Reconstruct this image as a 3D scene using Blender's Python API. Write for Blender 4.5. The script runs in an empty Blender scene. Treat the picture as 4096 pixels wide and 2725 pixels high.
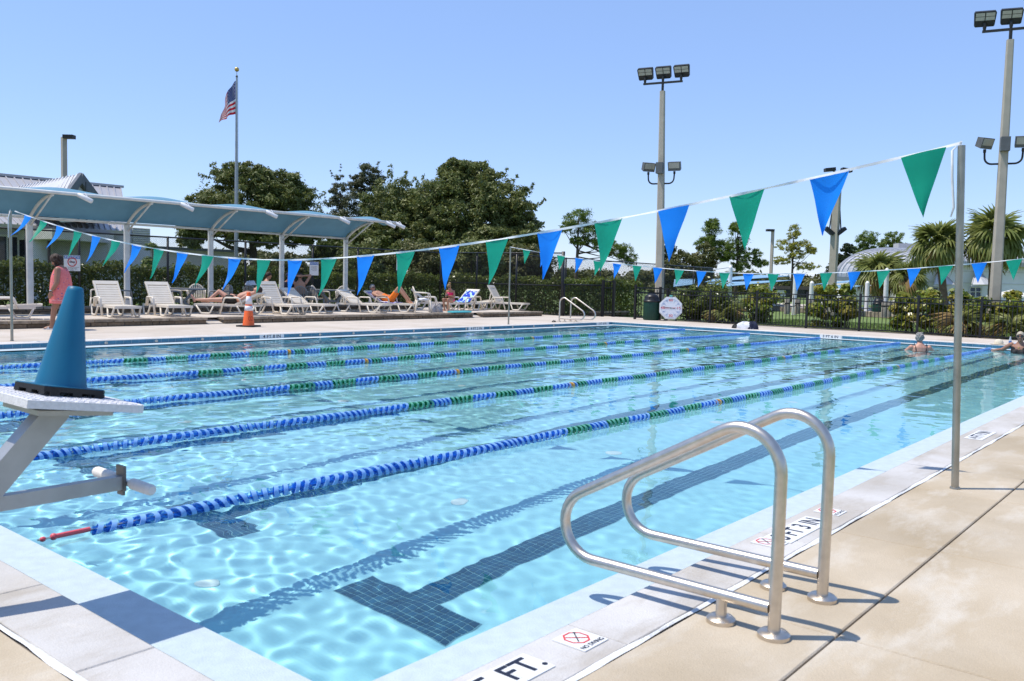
import bpy, bmesh, math, random
import numpy as np
from mathutils import Matrix, Vector, Quaternion
from math import sin, cos, pi, radians as R, atan2, sqrt
S = bpy.context.scene
COL = S.collection
random.seed(7)
rng = np.random.default_rng(7)
# ------------------------------------------------------------------ camera, sky, sun, exposure
CAM = Vector((-1.8835, -2.2888, 1.4310))
_y, _p, _r = 0.693296, -0.0691189, 0.0258786
FW = Vector((cos(_p)*cos(_y), cos(_p)*sin(_y), sin(_p)))
_a = FW.cross(Vector((0, 0, 1))).normalized(); _b = _a.cross(FW)
RT = cos(_r)*_a + sin(_r)*_b
UP = -sin(_r)*_a + cos(_r)*_b
cd = bpy.data.cameras.new('camera'); cam = bpy.data.objects.new('camera', cd); COL.objects.link(cam)
cam.matrix_world = Matrix(((RT.x, UP.x, -FW.x, CAM.x), (RT.y, UP.y, -FW.y, CAM.y), (RT.z, UP.z, -FW.z, CAM.z), (0, 0, 0, 1)))
cd.sensor_width = 36; cd.lens = 30.877; cd.clip_start = .05; cd.clip_end = 3000
cd.dof.use_dof = True; cd.dof.focus_distance = 19; cd.dof.aperture_fstop = 6.3
S.camera = cam
AZ, EL = R(130.9), R(65)
w = bpy.data.worlds.new('World'); S.world = w; w.use_nodes = True
nt = w.node_tree; bg = nt.nodes['Background']
sk = nt.nodes.new('ShaderNodeTexSky'); sk.sky_type = 'NISHITA'; sk.sun_disc = False
sk.sun_elevation = EL; sk.sun_rotation = R(90)-AZ; sk.air_density = 1.0; sk.dust_density = 0.0; sk.ozone_density = 3.0; sk.altitude = 0
tint = nt.nodes.new('ShaderNodeMix'); tint.data_type = 'RGBA'; tint.blend_type = 'MULTIPLY'; tint.inputs[0].default_value = 1; tint.inputs[7].default_value = (.95, .95, 1.12, 1)
even = nt.nodes.new('ShaderNodeMix'); even.data_type = 'RGBA'; even.inputs[0].default_value = .42; even.inputs[7].default_value = (2.45, 3.85, 6.7, 1)
nt.links.new(sk.outputs[0], tint.inputs[6]); nt.links.new(tint.outputs[2], even.inputs[6]); nt.links.new(even.outputs[2], bg.inputs[0]); bg.inputs[1].default_value = .15
ld = bpy.data.lights.new('sun', 'SUN'); ld.energy = 4.4; ld.angle = R(.5); ld.color = (1, .94, .84)
lo = bpy.data.objects.new('sun', ld); COL.objects.link(lo)
SUN = Vector((cos(EL)*cos(AZ), cos(EL)*sin(AZ), sin(EL)))
lo.rotation_euler = SUN.to_track_quat('Z', 'Y').to_euler(); lo.location = (0, 0, 30)
ld.cycles.is_caustics_light = True
vs = S.view_settings; vs.view_transform = 'Standard'; vs.look = 'None'; vs.exposure = 0.12; vs.gamma = 1; vs.use_curve_mapping = False
cy = S.cycles; cy.caustics_refractive = True; cy.caustics_reflective = False; cy.use_denoising = True
cy.max_bounces = 9; cy.transmission_bounces = 7; cy.transparent_max_bounces = 8; cy.glossy_bounces = 4; cy.diffuse_bounces = 3
cy.sample_clamp_indirect = 6

# ------------------------------------------------------------------ helpers
PXF = 3513.14*2357/4096
def ray(x, y):
    return FW + RT*((x-1178.5)/PXF) - UP*((y-784.03)/PXF)
def gp(x, y, z=.09):            # point of the place seen in this direction on the level z
    d = ray(x, y); return CAM + d*((z-CAM.z)/d.z)
def dp(x, y, d): return CAM + ray(x, y)*d
def pY(x, y, Y): d = ray(x, y); return CAM + d*((Y-CAM.y)/d.y)
def pX(x, y, X): d = ray(x, y); return CAM + d*((X-CAM.x)/d.x)
def V(*a): return Vector(a)
def lerp(a, b, t): return a+(b-a)*t

def M(name, col, rough=.7, var=.1, scale=3., col2=None, bump=0., bscale=80., metal=0., spec=.4, rnd=0., detail=4., trans=0., tone=None, **kw):
    m = bpy.data.materials.new(name); m.use_nodes = True; t = m.node_tree; N = t.nodes; Lk = t.links
    b = N['Principled BSDF']; b.inputs['Roughness'].default_value = rough; b.inputs['Metallic'].default_value = metal
    b.inputs['Specular IOR Level'].default_value = spec
    for k, v in kw.items(): b.inputs[k].default_value = v
    geo = N.new('ShaderNodeNewGeometry')
    nz = N.new('ShaderNodeTexNoise'); nz.inputs['Scale'].default_value = scale; nz.inputs['Detail'].default_value = detail
    Lk.new(geo.outputs['Position'], nz.inputs['Vector'])
    c2 = col2 or tuple(min(1, c*(1+var)) for c in col); c1 = col if col2 else tuple(c*(1-var) for c in col)
    mx = N.new('ShaderNodeMix'); mx.data_type = 'RGBA'; mx.inputs[6].default_value = (*c1, 1); mx.inputs[7].default_value = (*c2, 1)
    rp = N.new('ShaderNodeMapRange'); rp.inputs[1].default_value = .32; rp.inputs[2].default_value = .68
    Lk.new(nz.outputs[0], rp.inputs[0]); Lk.new(rp.outputs[0], mx.inputs[0]); out = mx.outputs[2]
    if tone:
        at = N.new('ShaderNodeAttribute'); at.attribute_name = 'tone'
        m2 = N.new('ShaderNodeMix'); m2.data_type = 'RGBA'; m2.inputs[7].default_value = (*tone, 1)
        Lk.new(at.outputs['Fac'], m2.inputs[0]); Lk.new(out, m2.inputs[6]); out = m2.outputs[2]
    if rnd:
        oi = N.new('ShaderNodeObjectInfo'); hv = N.new('ShaderNodeHueSaturation'); mr = N.new('ShaderNodeMapRange')
        mr.inputs[3].default_value = 1-rnd; mr.inputs[4].default_value = 1+rnd
        Lk.new(oi.outputs['Random'], mr.inputs[0]); Lk.new(mr.outputs[0], hv.inputs['Value']); Lk.new(out, hv.inputs['Color']); out = hv.outputs[0]
    Lk.new(out, b.inputs['Base Color'])
    if bump:
        n2 = N.new('ShaderNodeTexNoise'); n2.inputs['Scale'].default_value = bscale; n2.inputs['Detail'].default_value = 3
        Lk.new(geo.outputs['Position'], n2.inputs['Vector'])
        bp = N.new('ShaderNodeBump'); bp.inputs['Strength'].default_value = bump; bp.inputs['Distance'].default_value = .02
        Lk.new(n2.outputs[0], bp.inputs['Height']); Lk.new(bp.outputs[0], b.inputs['Normal'])
    if trans:
        tr = N.new('ShaderNodeBsdfTranslucent'); Lk.new(out, tr.inputs[0]); ms = N.new('ShaderNodeMixShader'); ms.inputs[0].default_value = trans
        Lk.new(b.outputs[0], ms.inputs[1]); Lk.new(tr.outputs[0], ms.inputs[2]); Lk.new(ms.outputs[0], N['Material Output'].inputs[0])
    m.diffuse_color = (*col, 1)
    return m

class MB:
    def __init__(s): s.v = []; s.f = []; s.m = []
    def add(s, vs, fs, m=0):
        o = len(s.v); s.v += [tuple(x) for x in vs]; s.f += [tuple(i+o for i in f) for f in fs]; s.m += [m]*len(fs); return s
    def box(s, c, d, rz=0, m=0, tilt=None):
        q = Matrix.Rotation(rz, 3, 'Z')
        if tilt: q = q @ Matrix.Rotation(tilt[1], 3, tilt[0])
        vs = [Vector(c)+q @ Vector((x*d[0]/2, y*d[1]/2, z*d[2]/2)) for z in (-1, 1) for y in (-1, 1) for x in (-1, 1)]
        return s.add(vs, [(0, 2, 3, 1), (4, 5, 7, 6), (0, 1, 5, 4), (1, 3, 7, 5), (3, 2, 6, 7), (2, 0, 4, 6)], m)
    def bar(s, p0, p1, w, h, up=(0, 0, 1), m=0):
        p0 = Vector(p0); p1 = Vector(p1); d = (p1-p0).normalized(); u = Vector(up)
        if abs(d.dot(u)) > .98: u = Vector((1, 0, 0))
        sd = d.cross(u).normalized()*w/2; uu = sd.cross(d).normalized()*h/2
        vs = [p+sd*a+uu*b for p in (p0, p1) for a, b in ((-1, -1), (1, -1), (1, 1), (-1, 1))]
        return s.add(vs, [(3, 2, 1, 0), (4, 5, 6, 7), (0, 1, 5, 4), (1, 2, 6, 5), (2, 3, 7, 6), (3, 0, 4, 7)], m)
    def tube(s, pts, r, n=8, m=0, cap=True, flat=1.):
        pts = [Vector(p) for p in pts]; k = len(pts)
        rs = r if isinstance(r, (list, tuple)) else [r]*k
        o = len(s.v); u = None
        for i, p in enumerate(pts):
            d = (pts[min(i+1, k-1)]-pts[max(i-1, 0)]).normalized()
            if u is None:
                u = Vector((0, 0, 1)) if abs(d.z) < .9 else Vector((1, 0, 0))
            u = (u-d*u.dot(d)).normalized(); b = d.cross(u)
            s.v += [tuple(p+u*(cos(2*pi*j/n)*rs[i]*flat)+b*(sin(2*pi*j/n)*rs[i])) for j in range(n)]
        fs = [(o+i*n+j, o+i*n+(j+1) % n, o+(i+1)*n+(j+1) % n, o+(i+1)*n+j) for i in range(k-1) for j in range(n)]
        if cap: fs += [tuple(o+j for j in range(n))[::-1], tuple(o+(k-1)*n+j for j in range(n))]
        s.f += fs; s.m += [m]*len(fs); return s
    def lathe(s, prof, n=16, c=(0, 0, 0), m=0, sx=1., sy=1.):
        o = len(s.v); k = len(prof)
        for r, z in prof: s.v += [(c[0]+cos(2*pi*j/n)*r*sx, c[1]+sin(2*pi*j/n)*r*sy, c[2]+z) for j in range(n)]
        fs = [(o+i*n+j, o+i*n+(j+1) % n, o+(i+1)*n+(j+1) % n, o+(i+1)*n+j) for i in range(k-1) for j in range(n)]
        if prof[0][0] > 1e-4: fs.append(tuple(o+j for j in range(n))[::-1])
        if prof[-1][0] > 1e-4: fs.append(tuple(o+(k-1)*n+j for j in range(n)))
        s.f += fs; s.m += [m]*len(fs); return s
    def ell(s, c, r, nu=12, nv=8, m=0, q=None):
        c = Vector(c); o = len(s.v)
        for i in range(nv+1):
            t = pi*i/nv
            for j in range(nu):
                p = Vector((r[0]*sin(t)*cos(2*pi*j/nu), r[1]*sin(t)*sin(2*pi*j/nu), r[2]*cos(t)))
                s.v.append(tuple(c+(q @ p if q else p)))
        fs = [(o+i*nu+j, o+(i+1)*nu+j, o+(i+1)*nu+(j+1) % nu, o+i*nu+(j+1) % nu) for i in range(nv) for j in range(nu)]
        s.f += fs; s.m += [m]*len(fs); return s
    def slab(s, pts, nrm, th, m=0):     # flat polygon given thickness against nrm
        pts = [Vector(p) for p in pts]; n = Vector(nrm).normalized()*th; k = len(pts)
        return s.add(pts+[p-n for p in pts], [tuple(range(k)), tuple(range(2*k-1, k-1, -1))]+[((i+1) % k, i, k+i, k+(i+1) % k) for i in range(k)], m)
    def sheet(s, fn, nu, nv, m=0):
        vs = [fn(i/nu, j/nv) for i in range(nu+1) for j in range(nv+1)]
        return s.add(vs, [(i*(nv+1)+j, (i+1)*(nv+1)+j, (i+1)*(nv+1)+j+1, i*(nv+1)+j+1) for i in range(nu) for j in range(nv)], m)
    def mesh(s, name, mats, smooth=False):
        me = bpy.data.meshes.new(name); me.from_pydata(s.v, [], s.f)
        for x in (mats if isinstance(mats, (list, tuple)) else [mats]): me.materials.append(x)
        if any(s.m): me.polygons.foreach_set('material_index', s.m)
        if smooth:
            me.polygons.foreach_set('use_smooth', [True]*len(me.polygons))
            if smooth is not True: me.set_sharp_from_angle(angle=R(smooth))
        me.update(); return me
    def build(s, name, mats, parent=None, smooth=False, loc=None):
        return put(name, s.mesh(name, mats, smooth), parent, loc)
def put(name, me, parent=None, loc=None, rot=None, scale=None):
    o = bpy.data.objects.new(name, me); COL.objects.link(o)
    if parent: o.parent = parent
    if loc is not None: o.location = loc
    if rot is not None: o.rotation_euler = rot
    if scale is not None: o.scale = scale
    return o
def tag(o, label, cat, group=None):
    o['label'] = label; o['category'] = cat
    if group: o['group'] = group
    return o
def thing(name, label, cat, loc=(0, 0, 0), rz=0, group=None):
    o = put(name, None, None, loc, (0, 0, rz)); o.empty_display_size = .1
    return tag(o, label, cat, group)
def kind(o, k='structure'): o['kind'] = k; return o
KIDS = {}
def dup(root, loc, rz, label, group=None):
    r = root.copy(); COL.objects.link(r); r.location = loc; r.rotation_euler = (0, 0, rz); r['label'] = label
    if group: r['group'] = group
    for ch in list(root.children):
        c = ch.copy(); COL.objects.link(c); c.parent = r
        for g in list(ch.children):
            d = g.copy(); COL.objects.link(d); d.parent = c
    return r
def npmesh(name, Vx, F, mat, smooth=False, tone=None):
    me = bpy.data.meshes.new(name); k = F.shape[1]
    me.vertices.add(len(Vx)); me.vertices.foreach_set('co', np.ascontiguousarray(Vx, np.float32).ravel())
    me.loops.add(F.size); me.loops.foreach_set('vertex_index', F.ravel().astype(np.int32))
    me.polygons.add(len(F)); me.polygons.foreach_set('loop_start', np.arange(0, F.size, k, dtype=np.int32))
    if smooth: me.polygons.foreach_set('use_smooth', np.ones(len(F), bool))
    me.materials.append(mat)
    if tone is not None:
        a = me.attributes.new('tone', 'FLOAT', 'FACE'); a.data.foreach_set('value', tone.astype(np.float32))
    me.update(); return me
def fillet(pts, rad, n=6):
    pts = [Vector(p) for p in pts]; out = [pts[0]]
    for i in range(1, len(pts)-1):
        p = pts[i]; a = (pts[i-1]-p).normalized(); b = (pts[i+1]-p).normalized()
        r_ = rad[i-1] if isinstance(rad, (list, tuple)) else rad
        th = a.angle(b); t = r_/math.tan(th/2); bis = (a+b).normalized(); c = p+bis*(r_/sin(th/2))
        s0 = p+a*t-c; s1 = p+b*t-c; ax = s0.cross(s1).normalized(); an = s0.angle(s1)
        for k in range(n+1): out.append(c+Quaternion(ax, an*k/n) @ s0)
    return out+[pts[-1]]
# flat lettering, made once before the scene fills up
_tx = {}
def text(s, size=1.):
    if s not in _tx:
        cu = bpy.data.curves.new('t', 'FONT'); cu.body = s; cu.align_x = 'CENTER'; cu.align_y = 'CENTER'; cu.size = 1; cu.offset = .012
        o = bpy.data.objects.new('t', cu); COL.objects.link(o)
        me = bpy.data.meshes.new_from_object(o.evaluated_get(bpy.context.evaluated_depsgraph_get()))
        bpy.data.objects.remove(o); bpy.data.curves.remove(cu); _tx[s] = me
    return _tx[s]
def letters(s, mat, parent, M4, name='lettering', split=False):
    me = text(s).copy(); me.materials.clear(); me.materials.append(mat); me.transform(M4)
    if not split: return kind(put(name, me, parent), 'stuff')
    bm = bmesh.new(); bm.from_mesh(me); bm.verts.index_update(); isl = {}       # one object per glyph
    def root(i):
        while isl.get(i, i) != i: i = isl[i]
        return i
    for e in bm.edges: a, b = root(e.verts[0].index), root(e.verts[1].index); isl[a] = b
    grp = {}
    for f in bm.faces: grp.setdefault(root(f.verts[0].index), []).append([tuple(v.co) for v in f.verts])
    bm.free(); bpy.data.meshes.remove(me)
    for fs in grp.values():
        m = MB()
        for f in fs: m.add(f, [tuple(range(len(f)))])
        m.build('letter', mat, parent)
for _s in ('5 FT.', '5 FT 3 IN', '3 FT 6 IN', '4 FT 8 IN', '4 FT 2 IN', '4 FT 9 IN', 'NO DIVING', 'NOTICE', 'No tobacco products', 'or E-cigarettes', 'allowed in this', 'facility', 'Do not swallow', 'the pool water, it', 'is recirculated', 'Do not enter pool', 'if you are ill', '60', '15', '30', '45', '5', '10', '20', '25', '35', '40', '50', '55', '02'): text(_s)
def frame(o, x, y):                 # matrix from an origin and two axes
    x = Vector(x).normalized(); y = Vector(y); z = x.cross(y).normalized(); y = z.cross(x)
    return Matrix(((x.x, y.x, z.x, o[0]), (x.y, y.y, z.y, o[1]), (x.z, y.z, z.z, o[2]), (0, 0, 0, 1)))

# ------------------------------------------------------------------ materials
PLASTER = M('pool plaster', (.43, .755, .86), .6, .05, 1.5, bump=.15, bscale=30)
LIPM = M('gutter plaster', (.47, .545, .575), .6, .06, 14, bump=.2, bscale=120)
GRIME = M('grout', (.62, .66, .66), .8, .1, 20)
TILEB = M('glazed blue tile', (.045, .165, .26), .12, .1, 6, spec=.6, rnd=.10)
TILED = M('navy floor tile', (.016, .075, .145), .3, .1, 6, rnd=.18)
GROUTB = M('blue grout', (.20, .40, .50), .7, .1, 10)
WHITE = M('white paint', (.72, .72, .71), .5, .04, 8)
INK = M('black print', (.012, .014, .03), .5, .1, 20)
REDP = M('red print', (.62, .05, .05), .5, .1, 20)
BLUEP = M('blue print', (.06, .16, .42), .5, .1, 20)
def concrete(name, a, b, st):
    m = M(name, a, .85, .1, 1.1, col2=b, bump=.25, bscale=150, detail=6, spec=.25, rnd=.03)
    t = m.node_tree; N = t.nodes; b_ = N['Principled BSDF']; src = b_.inputs['Base Color'].links[0].from_socket
    geo = N.new('ShaderNodeNewGeometry'); mp = N.new('ShaderNodeMapping'); mp.inputs['Scale'].default_value = (1.1, 3.2, 1)
    n = N.new('ShaderNodeTexNoise'); n.inputs['Scale'].default_value = 1.4; n.inputs['Detail'].default_value = 8; n.inputs['Roughness'].default_value = .65
    t.links.new(geo.outputs['Position'], mp.inputs[0]); t.links.new(mp.outputs[0], n.inputs['Vector'])
    mr = N.new('ShaderNodeMapRange'); mr.inputs[1].default_value = .5; mr.inputs[2].default_value = .72; t.links.new(n.outputs[0], mr.inputs[0])
    mx = N.new('ShaderNodeMix'); mx.data_type = 'RGBA'; mx.inputs[7].default_value = (*st, 1)
    ml = N.new('ShaderNodeMath'); ml.operation = 'MULTIPLY'; ml.inputs[1].default_value = .8; t.links.new(mr.outputs[0], ml.inputs[0])
    sp = N.new('ShaderNodeTexNoise'); sp.inputs['Scale'].default_value = 260; t.links.new(geo.outputs['Position'], sp.inputs['Vector'])
    mr2 = N.new('ShaderNodeMapRange'); mr2.inputs[1].default_value = .3; mr2.inputs[2].default_value = .7; mr2.inputs[3].default_value = .93; mr2.inputs[4].default_value = 1.06
    hv = N.new('ShaderNodeHueSaturation'); t.links.new(sp.outputs[0], mr2.inputs[0]); t.links.new(mr2.outputs[0], hv.inputs['Value'])
    t.links.new(ml.outputs[0], mx.inputs[0]); t.links.new(src, mx.inputs[6]); prev = mx.outputs[2]
    for sc_, lo_, hi_, cl, am in ((3.7, .60, .70, (.70, .65, .57), .22), (9., .66, .74, (.24, .20, .15), .35), (.45, .48, .62, (.36, .30, .22), .35)):
        q = N.new('ShaderNodeTexNoise'); q.inputs['Scale'].default_value = sc_; q.inputs['Detail'].default_value = 9; q.inputs['Roughness'].default_value = .7; q.inputs['Distortion'].default_value = .6
        t.links.new(geo.outputs['Position'], q.inputs['Vector']); r3 = N.new('ShaderNodeMapRange'); r3.inputs[1].default_value = lo_; r3.inputs[2].default_value = hi_; r3.inputs[4].default_value = am; t.links.new(q.outputs[0], r3.inputs[0])
        m3 = N.new('ShaderNodeMix'); m3.data_type = 'RGBA'; m3.inputs[7].default_value = (*cl, 1); t.links.new(r3.outputs[0], m3.inputs[0]); t.links.new(prev, m3.inputs[6]); prev = m3.outputs[2]
    t.links.new(prev, hv.inputs['Color']); t.links.new(hv.outputs[0], b_.inputs['Base Color'])
    return m
DECK = concrete('tan deck concrete', (.40, .315, .205), (.56, .475, .36), (.62, .57, .49))
DECKF = concrete('pale deck concrete', (.50, .435, .365), (.57, .50, .43), (.60, .54, .48))  # paler than the near deck: low-angle brightness put into the colour
COPE = concrete('coping concrete', (.46, .435, .405), (.60, .585, .57), (.37, .33, .28))
CAULK = M('white caulk', (.74, .74, .73), .7, .12, 30, bump=.3, bscale=60)
JOINT = M('joint filler', (.13, .11, .095), .9, .3, 12)
STEEL = M('brushed stainless steel', (.60, .54, .47), .36, .08, 25, metal=1., bump=.03, bscale=300)
STEELD = M('weathered steel pole', (.36, .33, .27), .42, .12, 9, metal=.85)
ALU = M('grey aluminium', (.38, .38, .38), .45, .08, 10, metal=.6)
BLACKM = M('black powder coat', (.012, .012, .014), .4, .2, 10)
BLACKR = M('black rubber', (.012, .012, .012), .7, .2, 10)
FLB = M('blue float plastic', (.025, .20, .76), .3, .08, 30, trans=.3); FLB2 = M('faded lit blue float rim', (.30, .55, .93), .25, .08, 30, trans=.15)  # rim paler than vanes: fading, plus sunlit wet sheen put into the colour
FLG = M('green float plastic', (.0, .15, .07), .3, .08, 30, trans=.3); FLG2 = M('faded lit green float rim', (.16, .52, .36), .25, .08, 30, trans=.15)  # same split in green: lit rim and dark inside put into the colours
FLY = M('yellow float plastic', (.85, .50, .10), .35, .08, 30, trans=.15)
REDPL = M('red plastic', (.70, .10, .12), .4, .08, 20)
PENB = M('blue pennant vinyl', (.010, .27, .92), .45, .06, 5, trans=.45)
PENG = M('green pennant vinyl', (.006, .36, .22), .45, .06, 5, trans=.45)
CORD = M('white tape', (.78, .79, .80), .7, .06, 20, trans=.2)
RESIN = M('ivory resin', (.72, .645, .54), .45, .05, 5)
RESING = M('grey shaded resin', (.27, .26, .24), .5, .08, 5)  # on armchairs the grey is canopy shade over pale plastic, put into the colour
CANV = M('blue shade cloth', (.12, .27, .38), .8, .05, 3, bump=.1, bscale=300, trans=.05)
FRAMEW = M('white steel paint', (.66, .65, .62), .5, .10, 4)
CONEB = M('blue cone rubber', (.002, .125, .23), .45, .06, 8)
CONEO = M('orange cone rubber', (.85, .14, .03), .5, .06, 8)
BRICK = M('wall block', (.19, .135, .085), .9, .2, 14, bump=.6, bscale=50, rnd=.22)
CAPM = M('wall cap stone', (.27, .22, .165), .9, .3, 7, bump=.6, bscale=45, rnd=.15)
GRASS = M('lawn', (.10, .17, .035), .9, .3, 2.5, col2=(.19, .24, .07), bump=.8, bscale=40)
SOIL = M('mulch', (.10, .065, .045), .95, .3, 8, bump=.8, bscale=50)
BARK = M('bark', (.085, .065, .05), .95, .25, 6, bump=.8, bscale=25)
PALMT = M('palm trunk', (.16, .11, .075), .95, .25, 7, bump=.8, bscale=14)
POLEC = M('tan concrete pole', (.40, .36, .29), .85, .06, 4, bump=.2, bscale=60)
LAMPH = M('dark bronze housing', (.02, .019, .018), .5, .1, 6)
LAMPG = M('grey lamp housing', (.11, .115, .115), .5, .1, 6)
for _m, _k in ((FLB, .45), (FLG, .45), (FLB2, .12), (FLG2, .12)):
    _t = _m.node_tree; _o = _t.nodes['Material Output']; _s = _o.inputs[0].links[0].from_socket; _x = _t.nodes.new('ShaderNodeBsdfTransparent'); _x.inputs[0].default_value = (.55, .8, 1, 1) if _m in (FLB, FLB2) else (.5, 1, .75, 1)
    _w = _t.nodes.new('ShaderNodeMixShader'); _w.inputs[0].default_value = _k; _t.links.new(_s, _w.inputs[1]); _t.links.new(_x.outputs[0], _w.inputs[2]); _t.links.new(_w.outputs[0], _o.inputs[0])
LENS = M('frosted lens', (.40, .39, .33), .15, .08, 20, spec=.6)
SKIN = M('tanned skin', (.43, .22, .14), .5, .06, 9)
SKINP = M('pink skin', (.52, .27, .19), .5, .07, 9)
SKIND = M('ruddy skin', (.31, .155, .10), .5, .07, 9)
HAIRD = M('dark brown hair', (.018, .009, .006), .6, .3, 45, col2=(.06, .03, .018), bump=.6, bscale=90)
HAIRG = M('grey hair', (.12, .11, .105), .6, .3, 45, col2=(.42, .40, .38), bump=.6, bscale=90)
HAIRB = M('blonde hair', (.30, .18, .075), .6, .3, 60)
# ------------------------------------------------------------------ the pool
L, W, LW, CW, ZD = 22.86, 13.84, .33, .285, .09
def fz(x): return -1.45+.0175*x
def recv(o): o.cycles.is_caustics_receiver = True; return o
o = MB().add([(-60, -60, .03), (160, -60, .03), (160, -2.7, .03), (-60, -2.7, .03)], [(0, 1, 2, 3)])
# ground far around, leaving the basin open
g = MB()
xs = [-400, -2.2, L+LW, 1500]; ys = [-400, -3.5, W+LW, 1500]
for i in range(3):
    for j in range(3):
        if i == 1 and j == 1: continue
        g.add([(xs[i], ys[j], 0), (xs[i+1], ys[j], 0), (xs[i+1], ys[j+1], 0), (xs[i], ys[j+1], 0)], [(0, 1, 2, 3)])
kind(g.build('ground', GRASS, loc=(0, 0, .02)))
pf = MB().sheet(lambda u, v: (u*L, v*W, fz(u*L)), 24, 14).build('pool_floor', PLASTER); kind(pf); recv(pf)
pw = MB()
for (x0, y0), (x1, y1) in (((0, 0), (L, 0)), ((L, 0), (L, W)), ((L, W), (0, W)), ((0, W), (0, 0))):
    pw.add([(x0, y0, fz(x0)-.05), (x1, y1, fz(x1)-.05), (x1, y1, -.002), (x0, y0, -.002)], [(0, 1, 2, 3)])
recv(kind(pw.build('pool_wall', PLASTER)))
# gutter lip: a shallow shelf round the water, outer edge a hair higher
lp = MB(); a = [(0, 0), (L, 0), (L, W), (0, W)]; b = [(-LW, -LW), (L+LW, -LW), (L+LW, W+LW), (-LW, W+LW)]
for i in range(4):
    j = (i+1) % 4
    lp.add([(*a[i], 0), (*a[j], 0), (*b[j], .004), (*b[i], .004)], [(3, 2, 1, 0)])
    lp.add([(*a[i], 0), (*a[j], 0), (*a[j], -.03), (*a[i], -.03)], [(0, 1, 2, 3)])
kind(lp.build('gutter_lip', LIPM))
# rim: grout face with glazed tiles
rim = MB(); zt = ZD-.004
for i in range(4):
    j = (i+1) % 4
    rim.add([(*b[i], -.02), (*b[j], -.02), (*b[j], zt), (*b[i], zt)], [(0, 1, 2, 3)])
rim = kind(rim.build('pool_rim', GRIME))
tp = .1524
tm = MB().box((0, 0, 0), (tp-.006, .008, ZD-.016)).mesh('tile', TILEB)
def near_mark(x, lst): return any(a_-.02 < x < b_+.02 for a_, b_ in lst)
MKX = [(9.30, 9.93), (16.02, 16.66), (22.30, 22.95)]; MKY = [(6.42, 7.03)]
x = L+LW-tp/2
while x > 1.2:
    if not near_mark(x, MKX): put('tile', tm, rim, (x, W+LW-.001, ZD/2-.003))
    x -= tp
y = W+LW-tp/2
while y > .0:
    if not near_mark(y, MKY): put('tile', tm, rim, (L+LW-.001, y, ZD/2-.003), (0, 0, pi/2))
    y -= tp
def depth_marker(txt, c, xd, up, wd, ht, lab, size=None, sub=None, cat='depth marker'):
    nrm = Vector(xd).cross(Vector(up)).normalized()
    t = thing('depth_marker', lab, cat, c, 0, 'depth markers round the pool')
    pl = MB(); fr = frame((0, 0, 0), xd, up)
    pl.box((0, 0, .0015), (wd, ht, .006)); pl.v = [tuple(fr @ Vector(p)) for p in pl.v]
    pl.build('plate', WHITE, t)
    return t, fr
for i, (a_, b_) in enumerate(MKX):
    tx = ('4 FT 8 IN', '4 FT 2 IN', '3 FT 6 IN')[i]
    t, fr = depth_marker(tx, ((a_+b_)/2, W+LW-.006, .043), (1, 0, 0), (0, 0, 1), b_-a_, .085, ['white depth marker reading 4 FT 8 IN below the orange cone','white depth marker reading 4 FT 2 IN below the woman in pink','white depth marker reading 3 FT 6 IN below the small far handrails'][i])
    letters(tx, INK, t, fr @ Matrix.Translation((0, 0, .007)) @ Matrix.Diagonal((.118, .098, 1, 1)), split=True)
t, fr = depth_marker('', (L+LW-.006, 6.725, .043), (0, -1, 0), (0, 0, 1), .61, .085, 'white depth marker reading 3 FT 6 IN in the tiles below the picket fence')
letters('3 FT 6 IN', INK, t, fr @ Matrix.Translation((0, 0, .007)) @ Matrix.Diagonal((.115, .098, 1, 1)), split=True)
for k in range(17):     # gutter inlets in the tile face, one metre apart
    xk = 3.93+k
    if near_mark(xk, [(a_-.05, b_+.05) for a_, b_ in MKX]): xk += .45 if k != 18 else 0
    f = MB(); q = Matrix.Rotation(pi/2, 3, 'X')
    f.lathe([(.014, 0), (.030, 0), (.030, .010), (.020, .014), (.014, .004)], 14); f.v = [tuple(q @ Vector(p)) for p in f.v]
    f.build('inlet', STEEL, rim, 35, (xk, W+LW-.004, .046))
# lane lines of small navy tiles on the floor
ll_m = MB().box((0, 0, 0), (.043, .043, .006)).mesh('tile', TILED)
def tile_spots(yc):
    out = []
    nx = int((L-3.3)/.05)
    for i in range(nx):
        for j in range(5): out.append((1.85+i*.05, yc+(j-2)*.05))
    for i in range(6):
        for j in range(19): out.append((1.55+i*.05, yc+(j-9)*.05))
    return out
LANES = [1.45+2.13*k for k in range(6)]
for k, yc in enumerate(LANES):
    base = MB()
    def strip(x0, x1, y0, y1): base.add([(x0, y0, fz(x0)+.004), (x1, y0, fz(x1)+.004), (x1, y1, fz(x1)+.004), (x0, y1, fz(x0)+.004)], [(0, 1, 2, 3)])
    strip(1.83, L-1.4, yc-.128, yc+.128); strip(1.522, 1.83, yc-.48, yc+.48)
    bo = recv(base.build('lane_line', GROUTB, pf))
    sp = sorted(tile_spots(yc), key=lambda p: p[0])
    one = sp[:300] if k < 2 else []
    for (x, y) in one: recv(put('tile', ll_m, bo, (x, y, fz(x)+.006)))
    rest = sp[len(one):]
    P = np.array(rest); h = .0215
    Vx = np.concatenate([np.stack([P[:, 0]+sx*h, P[:, 1]+sy*h, fz(P[:, 0])+.0085], 1)[:, None] for sx, sy in ((-1, -1), (1, -1), (1, 1), (-1, 1))], 1).reshape(-1, 3)
    F = np.arange(len(Vx)).reshape(-1, 4)
    kind(recv(put('tile', npmesh('tile', Vx, F, TILED), bo)), 'stuff')
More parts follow.
